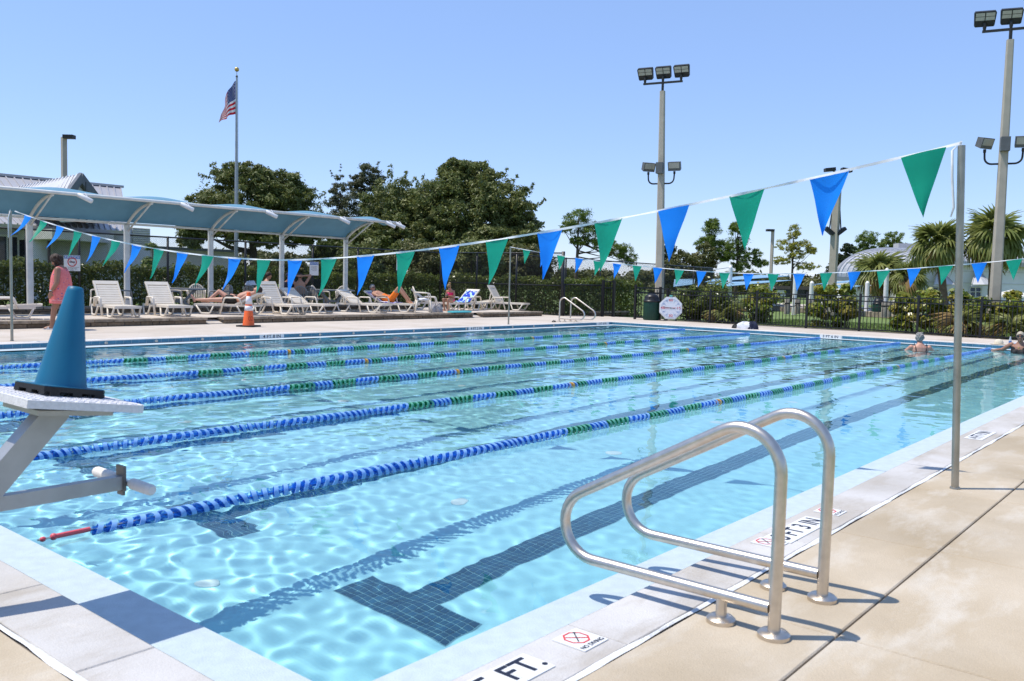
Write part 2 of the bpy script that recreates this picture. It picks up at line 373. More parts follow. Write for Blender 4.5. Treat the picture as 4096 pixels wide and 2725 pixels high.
# floor inlets: white discs
DISC = M('white fitting', (.8, .84, .84), .4, .05, 20)
dm = MB().lathe([(.0, .012), (.05, .012), (.075, .006), (.08, 0)], 20).mesh('floor_inlet', DISC, True)
for yy in (2.53, 6.79, 11.05):
    for k in range(6):
        xk = 1.04+2.27*k
        recv(put('floor_inlet', dm, pf, (xk, yy, fz(xk)+.003)))
recv(put('floor_drain', MB().box((0, 0, 0), (.26, .05, .02)).mesh('floor_drain', DISC), pf, (1.35, .9, fz(1.35)+.012), (0, 0, .2)))
# water: one gently waved sheet
ax = np.concatenate([np.linspace(.001, 9, 410), np.linspace(9.045, L-.001, 308)]); ay = np.concatenate([np.linspace(.001, 6, 273), np.linspace(6.045, W-.001, 174)])
nx, ny = len(ax), len(ay); GX, GY = np.meshgrid(ax, ay, indexing='ij')
wr = np.random.default_rng(11); patch = .75+.4*np.sin(GX*.55+1.3*np.sin(GY*.4))*np.cos(GY*.7+.6)
left = np.exp(-((GX-.3)/2.2)**2)*np.clip((GY-.9)/1.6, 0, 1)
far = np.clip((GY-3)/6, 0, 1)+.35*np.clip((GX-7)/8, 0, 1); fine = np.clip((GX-8)/2, 0, 1)+np.clip((GY-5)/2, 0, 1)
Z = np.zeros_like(GX)
def waves(n_, l0, l1, sl, amp, bias):
    global Z
    for i in range(n_):
        lam = l0*(l1/l0)**wr.random(); an = wr.random()*2*pi if i % 3 else wr.normal(bias, .5); kk = 2*pi/lam
        gate = amp if lam > .2 else amp*np.clip(1-fine, 0, 1)
        Z += sl/kk*gate*np.sin(kk*(cos(an)*GX+sin(an)*GY)+wr.random()*6.28)
waves(46, .12, .36, .0085, .17+.62*left+.85*np.clip(far, 0, 1), 2.3)
waves(34, .34, 1.4, .0078, patch*(.23+1.0*left+.75*far), 2.3)
Z = Z-.014
idx = np.arange(nx*ny).reshape(nx, ny)
F = np.stack([idx[:-1, :-1], idx[1:, :-1], idx[1:, 1:], idx[:-1, 1:]], -1).reshape(-1, 4)
wm = bpy.data.materials.new('pool water'); wm.use_nodes = True; n = wm.node_tree; n.nodes.clear()
out = n.nodes.new('ShaderNodeOutputMaterial'); gl = n.nodes.new('ShaderNodeBsdfGlass')
gl.inputs['Roughness'].default_value = 0; gl.inputs['IOR'].default_value = 1.333; gl.inputs['Color'].default_value = (.89, 1, .985, 1)
n.links.new(gl.outputs[0], out.inputs[0])
wo = kind(put('water', npmesh('water', np.stack([GX, GY, Z], -1).reshape(-1, 3), F, wm, True)))
wo.cycles.is_caustics_caster = True

# ------------------------------------------------------------------ coping, caulk, deck slabs
def slabbox(x0, x1, y0, y1, z, th, mat, name, parent, gap=.006, bev=.004):
    x0 += gap/2; x1 -= gap/2; y0 += gap/2; y1 -= gap/2; e = bev
    vs = [(x0, y0, z-th), (x1, y0, z-th), (x1, y1, z-th), (x0, y1, z-th), (x0, y0, z-e), (x1, y0, z-e), (x1, y1, z-e), (x0, y1, z-e), (x0+e, y0+e, z), (x1-e, y0+e, z), (x1-e, y1-e, z), (x0+e, y1-e, z)]
    fs = [(8, 9, 10, 11)]+[(i, (i+1) % 4, 4+(i+1) % 4, 4+i) for i in range(4)]+[(4+i, 4+(i+1) % 4, 8+(i+1) % 4, 8+i) for i in range(4)]
    c = V((x0+x1)/2, (y0+y1)/2, z)
    return MB().add([Vector(p)-c for p in vs], fs).build(name, mat, parent, loc=c)
o0, o1 = LW, LW+CW
def ring(mb, r0, r1, z):
    A = [(-r0, -r0), (L+r0, -r0), (L+r0, W+r0), (-r0, W+r0)]; B = [(-r1, -r1), (L+r1, -r1), (L+r1, W+r1), (-r1, W+r1)]
    for i in range(4):
        j = (i+1) % 4; mb.add([(*A[i], z), (*A[j], z), (*B[j], z), (*B[i], z)], [(3, 2, 1, 0)])
    return mb
cop = kind(ring(MB(), o0+.002, o1+.03, ZD-.012).build('coping', JOINT))
xs_ = [-LW]+[.86+.88*k for k in range(-1, 25)]+[L+LW]
for a_, b_ in zip(xs_[:-1], xs_[1:]):
    slabbox(a_, b_, -o1, -o0, ZD, .05, COPE, 'coping_stone', cop); slabbox(a_, b_, W+o0, W+o1, ZD, .05, COPE, 'coping_stone', cop)
ys_ = [-o1]+[.62+.935*k for k in range(0, 15)]+[W+o1]
for a_, b_ in zip(ys_[:-1], ys_[1:]):
    slabbox(-o1, -o0, a_, b_, ZD, .05, COPE, 'coping_stone', cop); slabbox(L+o0, L+o1, a_, b_, ZD, .05, COPE, 'coping_stone', cop)
ck = MB()                              # wobbly bead of white caulk along the outer edge of the coping
def bead(p0, p1):
    p0 = Vector(p0); p1 = Vector(p1); n_ = int((p1-p0).length/.06); d = (p1-p0).normalized(); s_ = V(-d.y, d.x, 0)
    A = []
    for i in range(n_+1):
        p = p0.lerp(p1, i/n_); w_ = .011+.004*sin(i*.37)+.003*random.random(); j_ = .002*sin(i*.9)
        A += [p+s_*(w_+j_), p+V(0, 0, .004+.002*random.random()), p-s_*(w_-j_)]
    ck.add(A, [(i*3+k, i*3+k+1, i*3+k+4, i*3+k+3) for i in range(n_) for k in range(2)])
r_ = o1+.013
for p0, p1 in (((-r_, -r_, ZD), (L+r_, -r_, ZD)), ((-r_, -r_, ZD), (-r_, W+r_, ZD)), ((-r_, W+r_, ZD), (L+r_, W+r_, ZD)), ((L+r_, -r_, ZD), (L+r_, W+r_, ZD))): bead(p0, p1)
ck.build('caulk', CAULK, cop)
dk = MB(); rr = o1+.024                # slab bed under the joints
for x0, x1, y0, y1 in ((-2.2, 27.2, -3.6, -rr), (-2.2, -rr, -rr, 18.4), (-rr, L+rr, W+rr, 18.4), (L+rr, 27.2, -rr, 18.4), (24.4, 27.2, 18.4, 24.2)):
    dk.add([(x0, y0, ZD-.016), (x1, y0, ZD-.016), (x1, y1, ZD-.016), (x0, y1, ZD-.016)], [(0, 1, 2, 3)])
dk = kind(dk.build('pool_deck', JOINT))
gx = [-2.2]+[-1.46+1.472*k for k in range(0, 20)]+[27.2]; gx = [x for x in gx if x <= 27.2]
for a_, b_ in zip(gx[:-1], gx[1:]):
    for c_, d_ in ((-1.16, -rr), (-2.63, -1.16), (-3.6, -2.63)): slabbox(a_, b_, c_, d_, ZD, .06, DECK, 'deck_slab', dk, .009, .005)
for c_, d_ in ((-rr, 1.555), (1.555, 3.4), (3.4, 6), (6, 9), (9, 12), (12, W+rr), (W+rr, 18.4)): slabbox(-2.2, -rr, c_, d_, ZD, .06, DECK, 'deck_slab', dk, .008, .005)
for k in range(8):
    a_, b_ = -rr+k*3.05, min(-rr+(k+1)*3.05, L+rr)
    if b_ > a_+.2:
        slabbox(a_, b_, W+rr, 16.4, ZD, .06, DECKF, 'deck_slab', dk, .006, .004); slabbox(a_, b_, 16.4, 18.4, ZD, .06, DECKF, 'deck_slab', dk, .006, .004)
for k in range(6):
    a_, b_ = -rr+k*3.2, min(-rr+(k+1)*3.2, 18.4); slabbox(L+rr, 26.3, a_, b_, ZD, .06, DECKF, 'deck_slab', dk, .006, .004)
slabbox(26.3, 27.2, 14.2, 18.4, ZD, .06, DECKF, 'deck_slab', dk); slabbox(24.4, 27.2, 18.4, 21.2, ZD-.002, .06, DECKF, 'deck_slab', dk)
# printed plates on the coping
def coping_plate(txt, x0, x1, y0, y1, lab, parts):
    t = thing('depth_marker' if 'FT' in txt else 'no_diving_plate', lab, 'depth marker' if 'FT' in txt else 'warning plate', ((x0+x1)/2, (y0+y1)/2, ZD+.001), 0, 'plates set in the coping')
    n_ = len(parts)
    for k in range(n_):
        wd = (x1-x0)/n_; MB().box((-(x1-x0)/2+wd*(k+.5), 0, .002), (wd-.002, y1-y0, .004)).build('plate', WHITE, t)
    return t
CREAM = WHITE
t = coping_plate('5 FT.', .215, .52, -.528, -.382, 'white depth marker reading 5 FT. on the near coping corner', '12')
letters('5 FT.', INK, t, Matrix.Translation((0, 0, .0055)) @ Matrix.Diagonal((.148, .148, 1, 1)), split=True)
t = coping_plate('5 FT 3 IN', 2.54, 3.13, -.547, -.395, 'white depth marker reading 5 FT 3 IN on the coping behind the handrails', '1234')
letters('5 FT 3 IN', INK, t, Matrix.Translation((0, 0, .0055)) @ Matrix.Diagonal((.135, .150, 1, 1)), split=True)
t = coping_plate('5 FT 3 IN', 6.9, 7.5, -.547, -.395, 'white depth marker on the coping past the near flag pole', '1234')
letters('4 FT 9 IN', INK, t, Matrix.Translation((0, 0, .0055)) @ Matrix.Diagonal((.135, .150, 1, 1)), split=True)
def nodive(x0, x1, lab):
    t = coping_plate('NO', x0, x1, -.535, -.384, lab, '1')
    oc = MB()
    for k in range(8):
        a0, a1 = pi/8+k*pi/4, pi/8+(k+1)*pi/4
        oc.add([(.046*cos(a0), .018+.046*sin(a0), .0052), (.046*cos(a1), .018+.046*sin(a1), .0052), (.054*cos(a1), .018+.054*sin(a1), .0052), (.054*cos(a0), .018+.054*sin(a0), .0052)], [(3, 2, 1, 0)])
    oc.bar((-.034, .052, .0054), (.034, -.016, .0054), .006, .0004)
    oc.build('prohibition_symbol', REDP, t)
    MB().bar((.028, .048, .0056), (-.024, -.010, .0056), .005, .0004).ell((.031, .051, .0056), (.006, .006, .0004), 8, 4).build('diver_symbol', INK, t)
    letters('NO DIVING', INK, t, Matrix.Translation((0, -.056, .0055)) @ Matrix.Diagonal((.026, .030, 1, 1)))
nodive(.686, .84, 'small no diving plate with red octagon beside the 5 FT. marker')
nodive(3.275, 3.42, 'small no diving plate with red octagon right of the 5 FT 3 IN marker')
nodive(2.40, 2.535, 'small no diving plate behind the nearer handrail post')

# ------------------------------------------------------------------ lane ropes
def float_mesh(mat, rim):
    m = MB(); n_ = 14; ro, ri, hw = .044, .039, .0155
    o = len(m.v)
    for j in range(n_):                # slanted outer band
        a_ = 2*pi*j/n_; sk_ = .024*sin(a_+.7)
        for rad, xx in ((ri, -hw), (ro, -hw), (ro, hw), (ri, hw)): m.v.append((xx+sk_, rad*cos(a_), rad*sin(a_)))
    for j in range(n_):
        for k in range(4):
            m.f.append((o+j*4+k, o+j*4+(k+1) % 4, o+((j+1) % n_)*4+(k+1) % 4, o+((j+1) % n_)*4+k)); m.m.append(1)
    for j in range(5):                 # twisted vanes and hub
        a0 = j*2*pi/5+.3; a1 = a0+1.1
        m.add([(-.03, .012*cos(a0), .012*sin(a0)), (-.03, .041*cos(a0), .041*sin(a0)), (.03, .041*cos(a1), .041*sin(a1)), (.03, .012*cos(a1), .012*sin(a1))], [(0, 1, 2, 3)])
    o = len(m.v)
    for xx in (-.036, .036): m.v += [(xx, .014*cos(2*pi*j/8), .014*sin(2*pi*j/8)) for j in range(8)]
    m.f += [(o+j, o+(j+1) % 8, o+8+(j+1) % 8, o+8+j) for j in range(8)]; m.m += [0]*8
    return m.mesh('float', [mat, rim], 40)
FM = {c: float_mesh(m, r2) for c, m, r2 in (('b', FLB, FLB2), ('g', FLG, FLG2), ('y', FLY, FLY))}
ROPES = [11.03, 8.9, 6.8, 4.66, 2.50]
RL = ['lane rope nearest the loungers side of the pool', 'second lane rope from the loungers side, ends below the far picket fence', 'middle of the five blue and green lane ropes', 'lane rope passing behind the blue cone on the starting block', 'lane rope nearest the handrails with red sleeve by the pool edge']
for k, y in enumerate(ROPES):
    t = thing('lane_rope', RL[k], 'lane rope', (0, y, 0), 0, 'lane ropes across the pool')
    def sag(x, k=k): return .012*sin(x*.7+k)
    MB().tube([(.02+i*.46, sag(.02+i*.46), .004) for i in range(50)], .006, 5).build('cable', STEEL, t)
    MB().tube([(.10, sag(.1), .006), (.29, sag(.29), .008)], .014, 8).ell((.045, sag(.045), .004), (.018, .014, .014), 8, 6).ell((.10, sag(.1), .006), (.02, .019, .019), 8, 6).build('tension_sleeve', REDPL, t, 40)
    x = .33; i = 0
    while x < 22.5:
        c = 'b'
        if 4.68 < x < 18.2: c = 'gb'[int((x-4.68)/.381) % 2]
        if abs(x-7.80) < .06 or abs(x-14.92) < .06: c = 'y' if abs(x-7.80) < .04 or abs(x-14.92) < .04 else 'b'
        put('float', FM[c], t, (x+.006*random.uniform(-1, 1), sag(x), .016+.004*sin(x*2.1+k)-.032*math.exp(-x/1.6)), (i*.35+random.uniform(-.25, .25), random.uniform(-.05, .05), random.uniform(-.05, .05)))
        x += .0775; i += 1

# ------------------------------------------------------------------ pennant lines
def pole(x, y, top, lab, mat, r=.0245, grp='flag poles beside the pool', lean=0):
    t = thing('flag_pole', lab, 'flag pole', (x, y, ZD), 0, grp)
    MB().tube([(0, 0, 0), (0, 0, top-ZD)], r, 16).build('post', mat, t, 40)
    MB().lathe([(r+.004, 0), (r+.010, .001), (r+.008, .012), (r+.001, .014)], 16).build('collar', mat, t, 40)
    t.rotation_euler = (-lean, 0, 0)
    e = MB(); e.tube([(0, 0, top-ZD), (0, .012, top-ZD+.02), (0, 0, top-ZD+.04), (0, -.012, top-ZD+.02), (0, 0, top-ZD)], .003, 6).build('eye', CORD, t)
    return t
p1 = pole(4.6, -.856, 2.405, 'tall stainless flag pole on the tan deck right of the handrails', STEELD, lean=.038)
p2 = pole(4.53, 14.82, 2.43, 'thin flag pole on the far deck in front of the woman in the coral dress', STEELD)
p3 = pole(18.28, 14.62, 2.40, 'thin flag pole on the far deck in front of the long hedge', STEELD)
p4 = pole(18.28, -.856, 2.40, 'flag pole standing out beyond the right edge beside the pool', STEELD)
MB().tube([(-.012, .03, 2.31), (-.05, .045, 2.28), (-.062, .04, 2.1), (-.05, .03, 1.9), (-.055, .045, 1.84)], [.004, .008, .009, .008, .005], 6).build('tied_cord', CORD, p1, True)
MB().tube([(-.01, -.02, 2.34), (-.05, -.03, 2.2), (-.045, -.02, 2.0), (-.05, -.03, 1.86)], .008, 6).build('tied_cord', CORD, p2, True)
def pennants(X, ya, yb, za, zb, zmin, ylow, y0, pitch, wd, ht, n_, lab, sw, first):
    t = thing('pennant_line', lab, 'pennant line', (X, 0, 0), 0, 'backstroke pennant lines')
    def zc(y):
        e = za if y < ylow else zb; ye = ya if y < ylow else yb; q = abs((y-ylow)/(ye-ylow)); return zmin+(e-zmin)*q**1.75
    rb = MB(); K_ = 140; A = []
    for i in range(K_+1):
        y = lerp(ya, yb, i/K_); tw = .7*sin(i*.9)+.4*sin(i*.37)
        hw = .011
        A += [(.004+hw*sin(tw)*.8, y, zc(y)+hw*abs(cos(tw))+.003), (.004-hw*sin(tw)*.8, y, zc(y)-hw*abs(cos(tw))+.003)]
    rb.add(A, [(2*i, 2*i+2, 2*i+3, 2*i+1) for i in range(K_)]).build('tape', CORD, t, True)
    for k in range(n_):
        yc = y0+pitch*k; s_ = sw(yc)*random.uniform(.75, 1.25); cur = random.uniform(-.035, .05); yt = random.uniform(-.03, .05)+.0; ph = random.uniform(0, 6)
        m = MB()
        def fn(u, v):
            hw = wd/2*(1-u)*(1-.06*abs(s_)*4*sin(u*pi)); yy = yc+(v*2-1)*hw+yt*u**1.5
            xx = -s_*u**1.4-.0+cur*sin(pi*v)*(1-u*.6)+.012*sin(u*7+ph)*u
            zz = zc(yc+(v*2-1)*wd/2)*(1-u)+zc(yc)*u-u*ht*sqrt(max(.15, 1-(s_/ht)**2))
            return (xx, yy, zz)
        m.sheet(fn, 8, 6); m.build('pennant', PENG if (k+first) % 2 == 0 else PENB, t, True)
pennants(4.6, -.77, 14.82, 2.42, 2.43, 1.595, 6.9, -.53, .642, .292, .445, 24, 'near line of green and blue pennants from the right pole to the coral dress', lambda y: .01+.016*max(y, 0), 0)
pennants(18.28, -.856, 14.62, 2.39, 2.40, 1.725, 6.75, -.56, .633, .29, .42, 24, 'far line of small pennants hanging in front of the palms and fence', lambda y: .10, 1)

# ------------------------------------------------------------------ handrails
def handrail(x, yb, lab, rot=0, grp='pool handrails'):
    t = thing('handrail', lab, 'handrail', (x, yb, ZD), rot, grp)
    P = fillet([(0, 0, 0), (0, -.0, .905), (0, 1.445, .112), (0, 0, .106)], [.165, .155], 12)
    P2 = P[:-1]+[V(0, .02, .112)]
    MB().tube(P2, .0242, 18).build('rail', STEEL, t, 60)
    MB().tube([(0, .22, 0), (0, .22, .1)], .022, 16).build('stub_post', STEEL, t, 60)
    for yy, rr_ in ((0, .062), (.22, .058)):
        MB().lathe([(.025, .028), (rr_-.012, .026), (rr_, .016), (rr_, 0)], 24, (0, yy, 0)).build('flange', STEEL, t, 40)
    return t
h1 = handrail(1.30, -.985, 'big stainless handrail in front, the closer of the near pair')
dup(h1, (1.83, -.975, ZD), 0, 'big stainless handrail behind its twin beside the depth marker')
dup(h1, (21.36, 15.02, ZD), pi, 'small far handrail beside the black flip flop')
dup(h1, (21.98, 15.02, ZD), pi, 'small far handrail in front of the chain link fence post')

# ------------------------------------------------------------------ starting block with blue cone
t = thing('starting_block', 'white topped starting block at the left edge carrying the blue cone', 'starting block', (-.27, 1.47, ZD))
pl = MB(); z0 = .792
fr = frame((0, 0, z0), (1, 0, -.14), (0, 1, 0))
prof = [(-.27, -.30), (.16, -.30), (.19, -.29), (.20, -.26), (.20, .26), (.19, .29), (.16, .30), (-.27, .30)]
pl.slab([(a_, b_, .018) for a_, b_ in prof], (0, 0, 1), .032)
for k in range(10):
    for j in range(15): pl.box((-.235+k*.043, -.27+j*.0385, .0195), (.028, .022, .003))
pl.v = [tuple(fr @ Vector(p)) for p in pl.v]; pl.build('top_plate', M('white grit top', (.74, .73, .74), .8, .08, 60, bump=.4, bscale=300), t)
MB().bar((-.04, 0, .76), (-.72, 0, .0), .085, .10).build('leg', ALU, t)
MB().box((-.03, 0, .758), (.30, .34, .02), 0, 0, ('Y', .10)).build('mounting_plate', ALU, t); MB().box((-.75, 0, .006), (.30, .28, .012)).build('base_plate', ALU, t)
MB().bar((-.36, 0, .40), (.235, 0, .405), .05, .06).build('arm', ALU, t)
MB().box((.235, 0, .425), (.012, .07, .11)).box((.235, .0, .375), (.012, .05, .05)).build('end_bracket', M('dark zinc', (.16, .15, .14), .5, .1, 10, metal=.5), t)
MB().tube([(.255, -.20, .395), (.255, .26, .41)], .014, 10).build('cross_bar', STEEL, t, 40)
for y0, y1 in ((-.235, -.05), (.10, .285)):
    gobj = MB().lathe([(0, 0), (.016, 0), (.024, .012), (.025, .03), (.025, abs(y1-y0)-.02), (.02, abs(y1-y0)-.004), (0, abs(y1-y0))], 14).build('grip', M('white foam grip', (.70, .66, .62), .7, .06, 30), t, 40)
    gobj.location = (.255, y0, .395+.01); gobj.rotation_euler = (-pi/2, 0, 0)
def cone(loc, rz, h, rb, rt, bw, mat, lab, feet=False, bands=(), tilt=0):
    t = thing('traffic_cone', lab, 'traffic cone', loc, rz); t.rotation_euler = (0, tilt, rz)
    bz = .035 if not feet else .034
    prof = [(rb, bz), (rb-.004, bz+.01), (rt+.004, h-.02), (rt, h-.004), (rt-.008, h), (rt-.016, h-.002), (rt-.018, h-.05)]
    MB().lathe(prof, 32).build('body', mat, t, 50)
    b_ = MB(); e = bw/2; c_ = e*.16
    oc = [(-e+c_, -e), (e-c_, -e), (e, -e+c_), (e, e-c_), (e-c_, e), (-e+c_, e), (-e, e-c_), (-e, -e+c_)]
    if feet:
        b_.slab([(x_, y_, bz) for x_, y_ in oc], (0, 0, 1), .020)
        for k in range(4):
            for s_ in (-.72, 0, .72):
                q = Matrix.Rotation(k*pi/2, 3, 'Z'); p = q @ V(s_*e, -e*.9, .009); p.z = .007; b_.box(p, (e*.3 if k % 2 == 0 else e*.2, e*.2 if k % 2 == 0 else e*.3, .014))
        b_.build('base', BLACKR, t); MB().slab([(x_*.97, y_*.97, bz+.003) for x_, y_ in oc], (0, 0, 1), .003).build('base_skin', mat, t)
    else:
        b_.slab([(x_, y_, bz) for x_, y_ in oc], (0, 0, 1), bz); b_.build('base', BLACKR, t)
    for z0, z1 in bands:
        f_ = lambda z: lerp(rb-.004, rt+.004, (z-bz-.01)/(h-.03-bz))+.002
        MB().lathe([(f_(z0), z0), (f_(z1), z1)], 32).build('reflective_band', M('white reflective sheet', (.75, .72, .75), .5, .08, 20), t, True)
    return t
cone((-.286, 1.489, ZD+.815), .12, .455, .102, .030, .262, CONEB, 'dark blue traffic cone standing on the starting block', True, (), .165)
oc = cone((10.78, 16.82, ZD), .5, .86, .148, .042, .47, CONEO, 'orange traffic cone with two white bands on the far deck', False, ((.40, .52), (.56, .76)))
oc.children[0]['label'] = 'orange rubber cone body'
_d = (CAM-oc.location); _an = atan2(_d.y, _d.x)
tm_ = text('02').copy(); tm_.materials.clear(); tm_.materials.append(M('worn red stencil', (.55, .06, .02), .6, .2, 30))
tm_.transform(Matrix.Diagonal((.13, .16, 1, 1)))
for v_ in tm_.vertices:     # wrap the stencil round the cone
    x_, z_ = v_.co.x, v_.co.y+.20; rad = lerp(.144, .046, (z_-.045)/(.80))+.003; a_ = _an-.5+.45+x_/rad; v_.co = (rad*cos(a_), rad*sin(a_), z_)
put('stencil', tm_, oc)
# ------------------------------------------------------------------ terrace, block walls
TZ = .26
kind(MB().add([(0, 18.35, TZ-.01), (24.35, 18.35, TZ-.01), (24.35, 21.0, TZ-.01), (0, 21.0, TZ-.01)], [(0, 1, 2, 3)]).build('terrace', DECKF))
ramp = MB()
for x0, x1 in ((10.42, 10.9), (20.56, 20.98)): ramp.slab([(x0+.02, 18.14, ZD+.02), (x1-.02, 18.14, ZD+.02), (x1-.02, 18.75, TZ+.002), (x0+.02, 18.75, TZ+.002)], (0, 0, 1), .05)
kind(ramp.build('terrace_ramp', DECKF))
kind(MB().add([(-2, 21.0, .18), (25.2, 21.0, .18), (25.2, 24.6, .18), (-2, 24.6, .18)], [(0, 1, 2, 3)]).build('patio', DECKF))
BK = {}
def block(ln, d, h, mat):
    k = (round(ln, 2), round(d, 2), round(h, 3), mat.name)
    if k not in BK:
        m = MB(); e = .008; x, y, z = ln/2, d/2, h/2
        vs = [(sx*(x-(e if a else 0)), sy*(y-(e if a == 1 else 0)), sz*z) for a in (0,) for sx in (-1, 1) for sy in (-1, 1) for sz in (-1, 1)]
        m.box((0, 0, 0), (ln, d, h)); me = m.mesh('brick', mat)
        bm = bmesh.new(); bm.from_mesh(me); bmesh.ops.bevel(bm, geom=bm.edges[:], offset=.008, segments=1, affect='EDGES'); bm.to_mesh(me); bm.free(); BK[k] = me
    return BK[k]
def lowwall(x0, x1, y, zb, hc, hb, lab, courses=1, d=.28, rev=()):
    t = thing('low_wall', lab, 'low wall', ((x0+x1)/2, y, zb), 0, 'block walls of the terrace')
    cx = (x0+x1)/2; rr = random.Random(int(x0*10)+3); ht = hb*courses
    MB().box((0, d/2, ht/2), (x1-x0-.02, d-.04, ht)).build('mortar_core', JOINT, t)
    for c in range(courses):
        x = x0
        while x < x1-.05:
            ln = min(rr.choice((.18, .30, .40, .40)), x1-x)
            if x1-x-ln < .1: ln = x1-x
            put('brick', block(ln-.022, .10, hb-.016, BRICK), t, (x+ln/2-cx, .05+rr.uniform(-.010, .010), hb*(c+.5))); x += ln
        for s_, xx in ((-1, x0), (1, x1)):
            put('brick', block(.10, d-.12, hb-.012, BRICK), t, (xx-cx-s_*.048, .1+(d-.1)/2, hb*(c+.5)))
    x = x0-.02
    while x < x1:
        ln = min(.46, x1+.02-x)
        if x1+.02-x-ln < .12: ln = x1+.02-x
        put('cap_stone', block(ln-.014, d+.04, hc-.004, CAPM), t, (x+ln/2-cx, d/2-.01+rr.uniform(-.004, .004), ht+hc/2)); x += ln
    return t
lowwall(2.5, 10.42, 18.13, ZD, .072, .103, 'low block wall behind the blue cone, below the left loungers')
lowwall(10.9, 20.55, 18.13, ZD, .072, .103, 'low block wall behind the orange cone, below the middle loungers')
lowwall(20.98, 24.35, 18.06, ZD, .072, .103, 'short low block wall under the turquoise kickboard')
lowwall(2.5, 20.6, 20.9, TZ, .065, .062, 'dark block wall between the loungers and the patio tables', 2)
tw = lowwall(26.9, 29.4, 17.4, ZD, .07, .10, 'pale brick kerb under the hedge left of the trash bin')

# ------------------------------------------------------------------ loungers
SZ = .27; BL = .74
def lounger(ang, mat=RESIN, lab='', loc=(0, 0, 0), rz=0):
    t = thing('sun_lounger', lab, 'sun lounger', loc, rz, 'plastic sun loungers on the terrace')
    sz = SZ; f = MB()
    for s_ in (-1, 1):
        f.bar((-.62, s_*.30, sz-.015), (1.18, s_*.30, sz-.015), .045, .055)
    f.bar((1.18, -.32, sz-.015), (1.18, .32, sz-.015), .06, .06); f.bar((-.62, -.32, sz-.015), (-.62, .32, sz-.015), .05, .05); f.bar((-.02, -.3, sz-.01), (-.02, .3, sz-.01), .05, .05)
    f.build('seat_frame', mat, t)
    sl = MB().box((0, 0, 0), (.085, .565, .022)).mesh('slat', mat)
    for k in range(11): put('slat', sl, t, (.06+k*.102, 0, sz+.008))
    hx, hz = -.02, sz+.01; c_, s2 = cos(ang), sin(ang)
    b_ = MB()
    for s_ in (-1, 1): b_.bar((hx, s_*.285, hz), (hx-BL*c_, s_*.285, hz+BL*s2), .055, .04, (0, 1, 0))
    b_.bar((hx-(BL-.025)*c_, -.31, hz+(BL-.025)*s2), (hx-(BL-.025)*c_, .31, hz+(BL-.025)*s2), .04, .11, (-c_, 0, s2)); b_.build('back_frame', mat, t)
    sb = MB().box((0, 0, 0), (.066, .53, .022)).mesh('slat', mat)
    for k in range(8):
        q = .055+k*.078; put('slat', sb, t, (hx-q*c_, 0, hz+q*s2), (0, ang, 0))
    if ang > .1:
        for s_ in (-1, 1): MB().bar((hx-.5*c_, s_*.25, hz+.5*s2-.02), (min(-.35, hx-.5*c_-.1*s2), s_*.25, sz), .03, .04).build('back_prop', mat, t)
    for s_ in (-1, 1):
        MB().tube(fillet([(-.60, s_*.31, sz-.03), (-.50, s_*.33, .018), (-.22, s_*.33, .018), (-.08, s_*.31, sz-.03)], .07, 4), .024, 7).build('leg', mat, t, True)
        MB().tube(fillet([(.62, s_*.30, sz-.03), (.72, s_*.33, .018), (.98, s_*.33, .018), (1.14, s_*.31, sz-.03)], .07, 4), .024, 7).build('leg', mat, t, True)
        MB().tube(fillet([(-.26, s_*.355, sz-.03), (-.17, s_*.37, sz+.20), (.27, s_*.37, sz+.20), (.40, s_*.365, .018)], .08, 5), .03, 8, flat=.75).build('armrest', mat, t, True)
    t.scale = (.94, 1, 1)
    return t
def at(px, Y, z=TZ): p = pY(px, 715, Y); return (p.x, Y, z)
LG = [(12, 19.15, 158, .05, 'flat lounger at the left edge behind the thin flag pole'),
      (258, 19.7, -97, .86, 'upright empty lounger just right of the blue cone'),
      (376, 19.8, -97, .85, 'upright empty lounger in front of the grey table, left of the lying man'),
      (548, 19.45, 128, .44, 'lounger under the man lying on his back, seen side on'),
      (634, 19.7, -86, 1.0, 'tallest upright lounger just right of the orange cone'),
      (694, 20.05, -76, .62, 'reclined empty lounger next to the tall one by the orange cone'),
      (822, 19.9, -74, .57, 'reclined empty lounger left of the man in orange shorts'),
      (886, 20.05, -64, .52, 'lounger under the man in orange shorts'),
      (985, 20.45, -48, .64, 'shaded lounger behind the white armchair'),
      (1066, 19.9, 182, .68, 'lounger draped with the blue towel behind the woman in pink'),
      (1120, 20.55, 195, .05, 'flat lounger tucked behind the blue towel lounger'),
      (1150, 20.0, -72, 1.0, 'upright empty lounger at the right end of the row'),
      (1235, 20.6, 175, .12, 'low flat lounger just left of the upright one at the end of the row')]
LO = {}
for px, Y, dg, an, lab in LG:
    if px == 1235: continue
    l = lounger(an, RESIN, lab, at(px, Y), R(dg)); LO[px] = l
def wp(o, p): return Matrix.Translation(o.location) @ Matrix.Rotation(o.rotation_euler.z, 4, 'Z') @ Vector(p)

